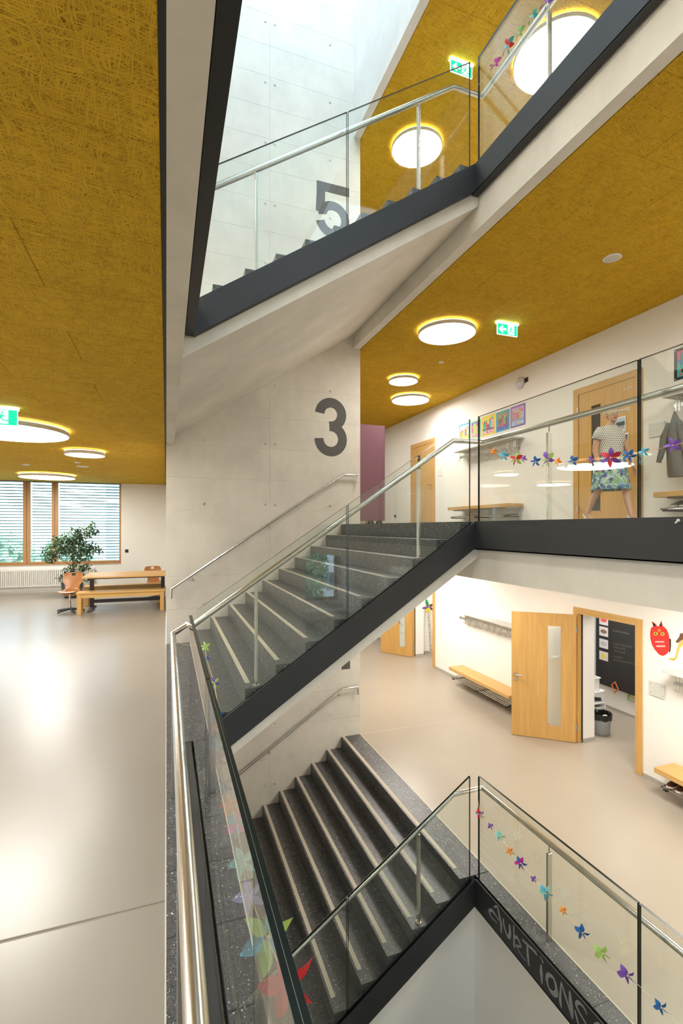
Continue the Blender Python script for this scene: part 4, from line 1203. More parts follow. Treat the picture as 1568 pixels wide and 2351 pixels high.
for pts, inn in (([(768, 226), (812, 258), (828, 284), (786, 290)], [(778, 240), (805, 262), (815, 280), (790, 284)]), ([(874, 220), (893, 290), (848, 284)], [(870, 238), (884, 283), (857, 279)])):
    cutpart(cat, 'ear', pts, (.72, .035, .03), .002, .0055); cutpart(cat, 'inner_ear', inn, (.02, .012, .012), .0056, .008)
def disc_px(cx, cy, rx, ry, n=14): return [(cx + rx * math.cos(2 * PI * k / n), cy + ry * math.sin(2 * PI * k / n)) for k in range(n)]
for cx, cy in ((814, 366), (890, 369)):
    cutpart(cat, 'eye', disc_px(cx, cy, 23, 20), (.52, .58, .06), .0062, .009); cutpart(cat, 'pupil', disc_px(cx, cy, 8, 10), (.08, .05, .02), .0092, .011)
cutpart(cat, 'forehead_ring', disc_px(853, 328, 16, 17), (.75, .45, .05), .0062, .008); cutpart(cat, 'forehead_spot', disc_px(853, 329, 7, 9), (.6, .03, .03), .0082, .0095)
for k in range(7):
    a = 808 + 14.5 * k
    cutpart(cat, 'tooth', [(a, 450), (a + 13, 452), (a + 7, 470)], (.82, .80, .76), .0062, .008)
    cutpart(cat, 'tooth', [(a + 12, 513), (a + 25, 515), (a + 19, 494)], (.82, .80, .76), .0062, .008)
cutpart(cat, 'whisker_strip', [(965, 418), (985, 430), (985, 500), (978, 560), (968, 578), (962, 574), (972, 520), (972, 470)], (.03, .015, .012), .0062, .0085)
el = thing('paper_figure', 'yellow paper trunk with a brown patch at the right edge', 'paper figure', (XR, 4.6, 0))
cutpart(el, 'trunk', [(962, 634), (985, 640), (1020, 640), (1035, 610), (1048, 540), (1075, 470), (1117, 430), (1180, 420), (1180, 520), (1117, 500), (1085, 520), (1065, 580), (1052, 645), (1015, 672), (965, 660)], (.78, .50, .12), .002, .006)
cutpart(el, 'brown_patch', [(1088, 365), (1180, 350), (1180, 470), (1117, 430), (1060, 472), (1038, 456), (1080, 400)], (.16, .07, .035), .0062, .010)
cutpart(el, 'spot', disc_px(1015, 657, 5, 5), (.1, .05, .02), .0062, .008)

# ---- things seen through the wide open door
bb = thing('blackboard', 'big black chalkboard with picture cards behind the open door', 'blackboard', (8.14, 6.2, -1.36))
obj('board', B(8.13, 8.16, 4.6, 7.41, -1.36, .55), plain('blackboard_face', (.022, .021, .022), .5), bb)
obj('frame_edge', B(8.12, 8.165, 7.41, 7.44, -1.37, .56), plain('board_edge', (.42, .47, .52), .4), bb)
obj('bracket', M().box(8.16, 8.2, 4.9, 5.0, -1.2, .4).box(8.16, 8.2, 7.0, 7.1, -1.2, .4), ALU, bb)
def bp(px, py): 
    p = back(px, py, X=8.13); return (p[1], p[2])
for i, (y_, c, lb) in enumerate(((1424, (.75, .08, .10), 'picture card with a red mark, topmost on the blackboard'), (1450, (.20, .13, .08), 'picture card with a brown shape, second on the blackboard'), (1478, (.45, .45, .46), 'picture card with a grey cloud, third on the blackboard'), (1506, (.75, .62, .05), 'picture card with a yellow face, lowest on the blackboard'))):
    a = bp(1376, y_ - 13); b = bp(1396, y_ + 13)
    t = thing('picture_card', lb, 'card', (8.13, a[0], b[1]), 'picture cards on the blackboard')
    obj('card', B(8.1265, 8.129, b[0], a[0], b[1], a[1]), fm((.62, .60, .62)), t)
    cy, cz = (a[0] + b[0]) / 2, (a[1] + b[1]) / 2
    obj('picture', M().ell((8.1262, cy, cz), (.0008, .075 if i != 3 else .05, .04 if i != 3 else .055), 12, 8), fm(c), t)
CHG = plain('chalk_yellow', (.13, .135, .085), .9)
for r_, (px, py, n_) in enumerate(((1406, 1447, 7), (1407, 1477, 8), (1408, 1485, 5), (1408, 1493, 5), (1408, 1506, 4), (1408, 1514, 9))):
    m = M(); rr = random.Random(r_)
    pts = []
    for k in range(n_ * 6):
        q = bp(px + k * 5.6 / 6, py + k * .2 + 2.2 * math.sin(k * 1.9 + rr.random() * 2) * (1 if k % 7 else 1.6)); pts.append(q)
    m.ribbon(pts, .006, lambda a, b, d: (8.1295 - .001 * d, a, b))
    obj('chalk_line', m, CHG, bb)
bin_ = thing('waste_bin', 'grey waste bin with a black liner inside the open doorway', 'bin', (7.06, 6.42, -H))
bx_, by_ = 7.07, 6.34
bs = plain('bin_grey', (.33, .34, .35), .4)
obj('bucket', M().lathe([(.0005, .002), (.128, .002), (.136, .012), (.162, .335), (.167, .345), (.158, .345), (.128, .02), (.0005, .02)], 28, (bx_, by_, -H)), bs, bin_, smooth=True)
ln = M(); n = 28; v = []
for j, (r_, z_) in enumerate(((.170, .26), (.177, .295), (.177, .345), (.171, .363), (.158, .355), (.146, .24), (.131, .06))):
    for k in range(n):
        a = 2 * PI * k / n; f = 1 + (.02 if j < 2 else .006) * math.sin(9 * a + j) + .012 * math.sin(5 * a + 2 * j)
        v.append((bx_ + r_ * f * math.cos(a), by_ + r_ * f * math.sin(a), -H + z_ + (.008 * math.sin(7 * a) if j == 0 else 0)))
ln.faces(v, [(j * n + k, j * n + (k + 1) % n, (j + 1) * n + (k + 1) % n, (j + 1) * n + k) for j in range(6) for k in range(n)])
obj('liner', ln, plain('bin_liner', (.012, .012, .013), .28), bin_, smooth=True)
cp = M().ell((bx_ + .05, by_ - .04, -H + .30), (.05, .035, .022), 9, 6)
tag(obj('crumpled_paper', cp, fm((.75, .66, .58))), 'crumpled white paper lying in the waste bin', 'paper')
def crate(x0, x1, y0, y1, z0, z1, label, mt, basket=False):
    t = thing('basket' if basket else 'storage_box', label, 'basket' if basket else 'box', ((x0 + x1) / 2, (y0 + y1) / 2, z0))
    e = .006
    obj('body', M().box(x0, x1, y0, y1, z0, z0 + e).box(x0, x0 + e, y0, y1, z0, z1).box(x1 - e, x1, y0, y1, z0, z1).box(x0, x1, y0, y0 + e, z0, z1).box(x0, x1, y1 - e, y1, z0, z1), mt, t)
    obj('rim', M().box(x0 - .015, x1 + .015, y0 - .015, y0, z1 - .018, z1).box(x0 - .015, x1 + .015, y1, y1 + .015, z1 - .018, z1).box(x0 - .015, x0, y0, y1, z1 - .018, z1).box(x1, x1 + .015, y0, y1, z1 - .018, z1), WPL, t)
    return t
ct = thing('trolley', 'white shelf trolley carrying the boxes behind the door', 'trolley', (7.18, 6.72, -H))
for z_ in (.02, .40, .60): obj('shelf', B(6.93, 7.43, 6.56, 6.90, -H + z_, -H + z_ + .02), WPL, ct)
for x_ in (6.93, 7.415):
    for y_ in (6.56, 6.885): obj('leg', B(x_, x_ + .015, y_, y_ + .015, -H, -H + .62), WPL, ct)
crate(6.97, 7.33, 6.60, 6.86, -H + .621, -H + .86, 'white storage box with a purple cloth on the trolley top', WPL)
tag(obj('cloth', M().ell((7.15, 6.73, -H + .835), (.16, .11, .045), 14, 8), fm((.22, .18, .45)), smooth=True), 'purple cloth heaped in the white storage box', 'cloth')
crate(6.97, 7.42, 6.58, 6.86, -H + .0405, -H + .34, 'white mesh basket with papers low on the trolley', plain('basket_white', (.72, .70, .69), .5), True)
tag(obj('folder', B(7.22, 7.33, 6.560, 6.564, -H + .17, -H + .30), fm((.80, .12, .13))), 'red label on the front of the white mesh basket', 'label')
m = M().tube([(7.03, 6.70, -H + .455), (7.25, 6.66, -H + .47), (7.39, 6.64, -H + .445)], .028, 8).ell((7.25, 6.74, -H + .455), (.12, .08, .04), 10, 6)
tag(obj('bag', m, fm((.035, .035, .04)), smooth=True), 'dark bag on the middle shelf of the trolley', 'bag')
def hanger(pts_px, x, col, label):
    pts = [back(px, py, X=x) for px, py in pts_px]
    tag(obj('craft_frame', M().tube(pts + [pts[0]], .011, 6), fm(col)), label, 'craft frame')
hanger([(1404, 1572), (1411, 1590), (1419, 1582), (1412, 1566)], 8.05, (.62, .13, .02), 'orange craft triangle hanging below the blackboard')
hanger([(1444, 1588), (1441, 1606), (1475, 1618), (1475, 1600)], 8.17, (.16, .42, .12), 'green craft square on the wall below the blackboard')
hanger([(1447, 1592), (1446, 1601), (1475, 1611), (1475, 1602)], 8.165, (.62, .42, .03), 'yellow craft square inside the green one')
# balloons behind the farther open door
bf = thing('balloon_figure', 'balloon flower on a spotted pole behind the farther door', 'balloons', (7.12, 11.95, -H))
def bq(px, py): return back(px, py, Y=11.9)
for (px, py, qx, qy, r_, c) in ((979, 1378, 982, 1391, .045, (.03, .30, .10)), (971, 1396, 985, 1394, .035, (.16, .06, .34)), (982, 1394, 978, 1404, .036, (.80, .58, .03)), (985, 1394, 985, 1413, .036, (.80, .58, .03)), (986, 1392, 992, 1388, .036, (.12, .02, .03)), (987, 1395, 994, 1400, .035, (.03, .06, .25))):
    a, b = Vector(bq(px, py)), Vector(bq(qx, qy)); mid = (a + b) / 2; d = (b - a); q = d.to_track_quat('Z', 'Y').to_matrix()
    obj('balloon', M().ell(mid, (r_, r_, d.length / 2 + .03), 12, 8, q), plain('balloon', c, .15, var=.02), bf, smooth=True)
obj('balloon', M().ell(bq(984, 1393), (.035, .035, .035), 10, 8), plain('balloon_orange', (.80, .30, .02), .15), bf, smooth=True)
a, b = bq(984, 1402), bq(989, 1497)
pm_, nt_, b_ = new_mat('spotted_pole')
vo = N(nt_, 'ShaderNodeTexVoronoi'); L(nt_, pos(nt_), vo.inputs['Vector']); vo.inputs['Scale'].default_value = 22
L(nt_, mixc(nt_, math_(nt_, 'LESS_THAN', vo.outputs['Distance'], .3), (.62, .56, .48), (.12, .10, .09)), b_.inputs['Base Color'])
obj('pole', M().tube([a, (a[0] * .4 + b[0] * .6, a[1], a[2] * .4 + b[2] * .6), (b[0], b[1], -H)], .03, 8), pm_, bf, smooth=True)
# drawings taped on the farther door slit
dr = thing('window_drawing', 'child drawing taped behind the farther door slit', 'drawing', M4B(.32, -.03, .3))
for (uu, zz, rx, rz, c) in ((.405, 1.02, .035, .05, (.75, .08, .06)), (.41, .90, .02, .04, (.15, .12, .5)), (.33, .84, .03, .03, (.25, .6, .15)), (.28, 1.08, .05, .03, (.75, .62, .65)), (.32, .60, .05, .015, (.6, .52, .48))):
    m = M(); m.ribbon([(uu + rx * math.cos(k * .7), zz + rz * math.sin(k * .7)) for k in range(7)], .016, lambda a, b, d: M4B(a, -.017 + .001 * d, b))
    obj('scribble', m, fm(c), dr)
m = M(); m.faces([M4B(.228, -.027, .235), M4B(.422, -.027, .235), M4B(.422, -.027, 1.90), M4B(.228, -.027, 1.90), M4B(.228, -.0255, .235), M4B(.422, -.0255, .235), M4B(.422, -.0255, 1.90), M4B(.228, -.0255, 1.90)], [(0, 1, 2, 3), (4, 7, 6, 5), (0, 4, 5, 1), (1, 5, 6, 2), (2, 6, 7, 3), (3, 7, 4, 0)])
obj('paper', m, PAPER, dr)

# purple movable board in the middle corridor
pb = thing('pin_board', 'tall purple felt board on castors behind the stair wall', 'board', (3.9, 9.6, H))
obj('panel', B(3.2, 4.465, 9.58, 9.64, H + .105, H + 2.16), PUR, pb, bev=.004)
obj('edge_profile', M().box(4.466, 4.472, 9.578, 9.642, H + .10, H + 2.165).box(3.19, 4.466, 9.578, 9.642, H + .092, H + .1045), plain('board_profile', (.22, .13, .15), .5), pb)
for x_ in (3.5, 4.15, 4.35):
    obj('castor', M().tube([(x_, 9.50, H + .036), (x_, 9.53, H + .036)], .036, 12).tube([(x_, 9.69, H + .036), (x_, 9.72, H + .036)], .036, 12), DPL, pb)
    obj('foot_bar', B(x_ - .02, x_ + .02, 9.5, 9.72, H + .07, H + .095), DPL, pb)
tag(obj('wood_block', B(4.40, 4.47, 10.4, 10.5, H, H + .16), OAKV), 'small orange wood block on the floor behind the purple board', 'block')

# chipped bolt on the black edge plate
tag(obj('bolt', M().tube([(2.93, 2.07, H - .02), (2.905, 2.07, H - .034)], .005, 6).ell((2.93, 2.07, H - .018), (.006, .012, .010), 8, 6), fm((.7, .62, .5))), 'small bare screw head on the middle black edge plate', 'screw')

# ================================================================== LEFT HALL FURNITURE
rad = thing('radiator', 'long white ribbed radiator under the wide window', 'radiator', (-3.5, WY, .15))
rw = plain('radiator_white', (.78, .76, .72), .4, var=.01)
x_ = -5.6
m = M()
while x_ < -1.88:
    m.box(x_, x_ + .030, WY - .115, WY - .035, .185, .615); x_ += .046
o = obj('ribs', m, rw, rad); o['kind'] = 'stuff'
obj('header', M().box(-5.6, -1.87, WY - .105, WY - .045, .60, .635).box(-5.6, -1.87, WY - .105, WY - .045, .165, .20), rw, rad)
obj('bracket', M().box(-5.0, -4.97, WY - .04, WY - .002, .2, .6).box(-2.4, -2.37, WY - .04, WY - .002, .2, .6), rw, rad)
S('baseboard_window', B(-6.2, -.01, WY - .012, WY, 0, .05), plain('baseboard_light', (.55, .53, .50), .5), 'pale baseboard below the wide window', 'baseboard')

HON = wood('bench_wood', (.68, .42, .14), (.56, .32, .09), 0)
HONV = wood('bench_leg_wood', (.66, .40, .13), (.54, .30, .085), 2)
DRK = plain('dark_brown_steel', (.045, .030, .024), .45)
tb = thing('table', 'long wooden table with dark legs beside the concrete wall', 'table', (-.75, 11.6, 0))
obj('table_top', B(-1.62, -.012, 11.02, 12.18, .712, .742), HON, tb, bev=.004)
obj('apron', B(-1.5, -.05, 11.08, 12.12, .688, .7115), DRK, tb)
for x_ in (-1.50, -.075):
    l = obj('leg', B(x_ - .04, x_ + .04, 11.53, 11.61, .05, .70), DRK, tb, bev=.004)
    obj('foot', M().prism([(11.12, 0), (12.0, 0), (12.0, .022), (11.61, .07), (11.53, .07), (11.12, .022)], 0, x_ - .035, x_ + .035), DRK, l)
    obj('head_bar', B(x_ - .03, x_ + .03, 11.15, 12.05, .65, .69), DRK, l)
obj('stretcher', B(-1.46, -.115, 11.54, 11.60, .135, .205), DRK, tb)
def hbench(x0, x1, y0, y1, h, label):
    t = thing('bench', label, 'bench', ((x0 + x1) / 2, (y0 + y1) / 2, 0))
    obj('seat', B(x0, x1, y0, y1, h - .035, h), HON, t, bev=.004)
    for xx in (x0 + .015, x1 - .095):
        for yy in (y0 + .012, y1 - .082): obj('leg', B(xx, xx + .08, yy, yy + .07, 0, h - .035), HONV, t, bev=.003)
    for yy in (y0 + .025, y1 - .045): obj('rail', B(x0 + .095, x1 - .095, yy, yy + .02, h - .115, h - .035), HON, t)
hbench(-1.70, -.03, 10.88, 11.20, .445, 'front wooden bench before the long table')
hbench(-1.73, -.11, 12.0, 12.32, .445, 'rear wooden bench behind the long table')
SHELLW = plain('chair_shell', (.48, .215, .075), .30, var=.10, scale=7)
def chair(x, y, rz, label):
    t = thing('swivel_chair', label, 'chair', (x, y, 0), None, None, rz)
    # shell: seat towards -y, back towards +y (local)
    prof = [(-.205, .425, .150), (-.185, .440, .185), (-.10, .435, .198), (.0, .422, .195), (.10, .420, .170), (.155, .440, .140), (.185, .485, .135), (.205, .545, .140), (.222, .60, .185), (.238, .66, .198), (.252, .73, .198), (.262, .785, .175), (.265, .80, .120)]
    m = M(); v = []; n = 11
    for side in (0, 1):
        for (yy, zz, hw) in prof:
            for k in range(n):
                s_ = -1 + 2 * k / (n - 1.)
                cur = .03 * s_ * s_
                v.append((hw * s_, yy - (cur if zz > .47 else 0) + (.0 if side == 0 else (.011 if zz > .46 else 0)), zz + (cur * .6 if zz < .47 else 0) - (0 if side == 0 else (.011 if zz < .5 else .0))))
    f = []; K_ = len(prof)
    def hole(i, k): return i == 10 and 4 <= k <= 5
    for s in (0, 1):
        o = s * K_ * n
        for i in range(K_ - 1):
            for k in range(n - 1):
                if hole(i, k): continue
                q = (o + i * n + k, o + i * n + k + 1, o + (i + 1) * n + k + 1, o + (i + 1) * n + k)
                f.append(q if s == 0 else q[::-1])
    o2 = K_ * n
    for i in range(K_ - 1):
        for k in (0, n - 1):
            q = (i * n + k, (i + 1) * n + k, o2 + (i + 1) * n + k, o2 + i * n + k); f.append(q if k == 0 else q[::-1])
    for i in (0, K_ - 1):
        for k in range(n - 1):
            q = (i * n + k, o2 + i * n + k, o2 + i * n + k + 1, i * n + k + 1); f.append(q if i else q[::-1])
    m.faces(v, f)
    obj('shell', m, SHELLW, t, smooth=True, local=True)
    obj('seat_plate', M().lathe([(.07, .385), (.075, .40), (.09, .41)], 16), DPL, t, smooth=True, local=True)
    obj('gas_column', M().lathe([(.025, .07), (.025, .22), (.016, .225), (.016, .39)], 14), STL, t, smooth=True, local=True)
    for k in range(5):
        a = 2 * PI * k / 5 + .3
        obj('base_arm', M().tube([(0, 0, .075), (.25 * math.cos(a), .25 * math.sin(a), .035), (.27 * math.cos(a), .27 * math.sin(a), .012)], .017, 8, rr=[.026, .016, .012]), DPL, t, smooth=True, local=True)
    return t
chair(-1.88, 11.33, -.12, 'wooden shell swivel chair with a grip hole before the ficus')
chair(-.26, 12.62, .25, 'second wooden shell chair behind the table by the concrete wall')
# ficus
fc = thing('potted_ficus', 'leafy ficus tree in a dark and brown planter by the window', 'plant', (-2.22, 13.72, 0))
px_, py_ = -2.22, 13.72
obj('planter', M().lathe([(.185, .05), (.215, .10), (.235, .22), (.24, .235)], 28, (px_, py_, 0)), plain('planter_brown', (.34, .165, .075), .35), fc, smooth=True)
obj('planter_band', M().lathe([(.243, .235), (.246, .37), (.232, .37), (.23, .33), (.0005, .33)], 28, (px_, py_, 0)), plain('planter_grey', (.075, .08, .085), .5), fc, smooth=True)
obj('planter_base', M().lathe([(.175, 0), (.175, .05)], 24, (px_, py_, 0)), DPL, fc)
BRK = plain('bark', (.30, .19, .10), .8)
obj('trunk', M().tube([(px_, py_, .33), (px_ + .03, py_, .62), (px_ + .01, py_ + .02, .95), (px_ + .04, py_, 1.3)], .025, 8, rr=[.03, .026, .022, .015]), BRK, fc, smooth=True)
cl = [(-2.62, 1.18, .26, .17, 120), (-2.40, 1.30, .26, .20, 150), (-2.12, 1.28, .30, .24, 190), (-1.85, 1.25, .24, .18, 120), (-2.20, 1.55, .22, .17, 110), (-1.95, 1.62, .20, .15, 80), (-1.78, 1.80, .09, .14, 50), (-2.50, 1.47, .15, .10, 50),
      (-2.70, 1.02, .12, .14, 50), (-2.05, 1.02, .26, .13, 90), (-1.62, 1.16, .10, .06, 20), (-2.18, .72, .24, .14, 90), (-1.92, .78, .13, .08, 30), (-2.48, .50, .07, .10, 22), (-1.95, .50, .08, .1, 14), (-2.12, 1.72, .10, .08, 30), (-1.70, 1.66, .08, .10, 24)]
rr = random.Random(5)
m = M(); br = M()
for (cx, cz, rx, rz_, n_) in cl:
    br.tube([(px_ + .02, py_, max(.5, min(1.25, cz - .25))), ((px_ + cx) / 2, py_ + rr.uniform(-.1, .1), cz - .06), (cx, py_ + rr.uniform(-.15, .15), cz)], .007, 5, rr=[.011, .007, .003])
    for _ in range(int(n_ * 1.9)):
        a = rr.uniform(0, 2 * PI); q = math.sqrt(rr.random()); dy = rr.uniform(-1, 1) * .26
        c = Vector((cx + rx * q * math.cos(a) * 1.05, py_ + dy, cz + rz_ * q * math.sin(a)))
        d = Vector((rr.uniform(-1, 1), rr.uniform(-1, 1), rr.uniform(-1.3, .3))).normalized(); s_ = d.cross(Vector((rr.uniform(-.5, .5), rr.uniform(-1, 1), 1))).normalized()
        nn = d.cross(s_); Ln = rr.uniform(.06, .095); wd = Ln * .27
        tip = c + d * Ln - Vector((0, 0, .008)); mid = c + d * Ln * .45
        m.faces([c, mid + s_ * wd + nn * .006, tip, mid - s_ * wd + nn * .006, mid], [(0, 4, 1), (1, 4, 2), (2, 4, 3), (3, 4, 0)])
lm, nt_, b_ = new_mat('ficus_leaf')
gi = N(nt_, 'ShaderNodeNewGeometry')
L(nt_, mixc(nt_, gi.outputs['Random Per Island'], (.030, .075, .030), (.11, .17, .075)), b_.inputs['Base Color']); b_.inputs['Roughness'].default_value = .28
o = obj('foliage', m, lm, fc); o['kind'] = 'stuff'
obj('branches', br, BRK, fc, smooth=True)

# ================================================================== OUTSIDE, seen through windows
LEAFB = plain('garden_leaf', (.36, .50, .36), .7, var=.3, scale=3)
def bush(name, x, y, z, rx, ry, rz_, n_, label, mt, group=None, trunk=0):
    t = thing(name, label, 'tree' if trunk else 'hedge', (x, y, z), group)
    m = M(); r3 = random.Random(int(x * 10 + y * 7 + n_))
    for _ in range(n_):
        d = Vector((r3.gauss(0, 1), r3.gauss(0, 1), r3.gauss(0, 1))).normalized() * (r3.random() ** .33)
        c = Vector((x + d.x * rx, y + d.y * ry, z + rz_ + d.z * rz_)); s_ = r3.uniform(.10, .24)
        a = Vector((r3.gauss(0, 1), r3.gauss(0, 1), r3.gauss(0, 1))).normalized() * s_; b = a.orthogonal().normalized() * s_ * .6
        m.faces([c - a, c + b, c + a, c - b], [(0, 1, 2, 3)])
    o = obj('foliage', m, mt, t); o['kind'] = 'stuff'
    obj('trunk', M().tube([(x, y, z - trunk - .5), (x, y, z + rz_)], .12, 8), BRK, t)
    return t
for i, x_ in enumerate((-9.5, -7.3, -5.2, -3.4)):
    bush('garden_hedge', x_ - .2 * i, 21 + (i % 2) * 2.2, -.6, 1.05, 1.0, 1.05 - .08 * (i == 3), 900, 'pale green garden bush outside the wide window, %s from the left' % ORD[i], LEAFB, 'garden bushes outside the wide window')
gr = plain('garden_grass', (.13, .24, .07), .9, var=.3)
S('floor_garden', B(-20, 0, 15.5, 40, -.8, -.6), gr, 'garden lawn outside the wide window', 'ground')
hs = thing('garden_house', 'pale house beyond the garden outside the wide window', 'building', (-6, 34, -.6))
obj('house_wall', B(-3.4, 4, 32, 36, -.6, 5.4), plain('house_grey', (.40, .45, .52), .9), hs)
obj('roof', M().prism([(31.5, 5.4), (36.5, 5.4), (34, 7.6)], 0, -3.8, 4.4), plain('roof_grey', (.22, .22, .24), .8), hs)

# window at the back of the lower corridor, mirrored in the middle balustrade
w4 = thing('window_2', 'window at the back of the lower corridor mirrored in glass', 'window', (4.8, -9.5, -1.05), None, 'structure')
DW = wood('dark_window_wood', (.24, .13, .06), (.15, .08, .035), 2)
for a, b in ((3.9, 4.0), (4.85, 4.95), (6.17, 6.3)): obj('frame', B(a, b, -9.62, -9.52, -1.05, 1.15), DW, w4)
obj('frame', B(4.0, 6.17, -9.62, -9.52, -1.05, -.93), DW, w4); obj('frame', B(4.0, 6.17, -9.62, -9.52, 1.05, 1.15), DW, w4)
obj('sill', B(3.85, 6.38, -9.52, -9.30, -1.09, -1.05), plain('sill_white', (.75, .75, .75), .4), w4)
obj('pane', M().box(4.0, 4.85, -9.575, -9.567, -.93, 1.05).box(4.95, 6.17, -9.575, -9.567, -.93, 1.05), GLA, w4)
for i, (x_, z_, s_) in enumerate(((5.22, .66, .16), (5.45, .30, .15), (5.35, -.12, .14), (5.72, -.10, .13), (5.75, .42, .15), (5.75, -.55, .14), (5.08, -.42, .12))):
    b = thing('bird_sticker', 'white paper bird on the mirrored corridor window', 'sticker', (x_, -9.56, z_), 'bird stickers on the mirrored window')
    obj('bird', M().prism([(x_ - .5 * s_, z_ + .1 * s_), (x_ - .1 * s_, z_ + .15 * s_), (x_, z_ + .6 * s_), (x_ + .2 * s_, z_ + .2 * s_), (x_ + .6 * s_, z_ + .3 * s_), (x_ + .3 * s_, z_ - .1 * s_), (x_ + .3 * s_, z_ - .5 * s_), (x_, z_ - .15 * s_)], 1, -9.565, -9.562), PAPER, b)
bt = thing('wall_table', 'white table below the mirrored corridor window', 'table', (4.9, -9.0, -H))
obj('table_top', B(4.2, 6.39, -9.25, -8.6, -1.34, -1.30), WPL, bt)
for x_ in (4.3, 6.3):
    for y_ in (-9.2, -8.7): obj('leg', B(x_ - .02, x_ + .02, y_ - .02, y_ + .02, -H, -1.34), ALU, bt)
h2 = thing('street_house', 'white house with shuttered windows beyond the back window', 'building', (11, -22, -4))
obj('house_wall', B(8.45, 15, -27, -18, -5, 6), plain('house_white', (.92, .93, .93), .9), h2)
obj('roof', M().prism([(-27.5, 5.9), (-17.5, 5.9), (-23, 8.5)], 0, 8.0, 15.6), plain('roof_red', (.42, .15, .10), .8), h2)
for x_ in (8.95, 9.75, 11.2, 13.0):
    for z_ in (-1.3, 1.2, 3.6):
        f = obj('window', B(x_ - .16, x_ + .16, -18.05, -17.98, z_ - .5, z_ + .5), plain('house_pane', (.10, .12, .15), .2), h2)
        obj('shutter', M().box(x_ - .34, x_ - .17, -17.99, -17.95, z_ - .52, z_ + .52).box(x_ + .17, x_ + .34, -17.99, -17.95, z_ - .52, z_ + .52), plain('shutter', (.28, .32, .34), .7), f)
for i, (x_, y_, n_) in enumerate(((7.0, -16.8, 1500), (3.6, -19, 1300), (5.2, -24, 1200))):
    bush('street_tree', x_, y_, -2.6, 1.3, 1.2, 2.3, n_, 'leafy tree beyond the back window, %s from the white house' % ORD[i], plain('tree_leaf', (.20, .40, .22), .6, var=.4, scale=2), 'trees beyond the back window', 3)
S('floor_street', B(-25, 30, -60, -10, -5.2, -5), plain('street', (.35, .36, .36), .9), 'street outside the back window', 'ground')
# ================================================================== THE WOMAN
WX, WYc, WZ = 5.72, 4.99, H
wm = thing('person', 'short haired woman in a dotted top and floral skirt walking right', 'person', (WX, WYc, WZ))
SKIN, nt_, b_ = new_mat('skin')
L(nt_, mixc(nt_, noise(nt_, pos(nt_), 18, 3), (.52, .295, .195), (.62, .365, .25)), b_.inputs['Base Color']); b_.inputs['Roughness'].default_value = .5
b_.inputs['Subsurface Weight'].default_value = .08; b_.inputs['Subsurface Radius'].default_value = (.02, .008, .004)
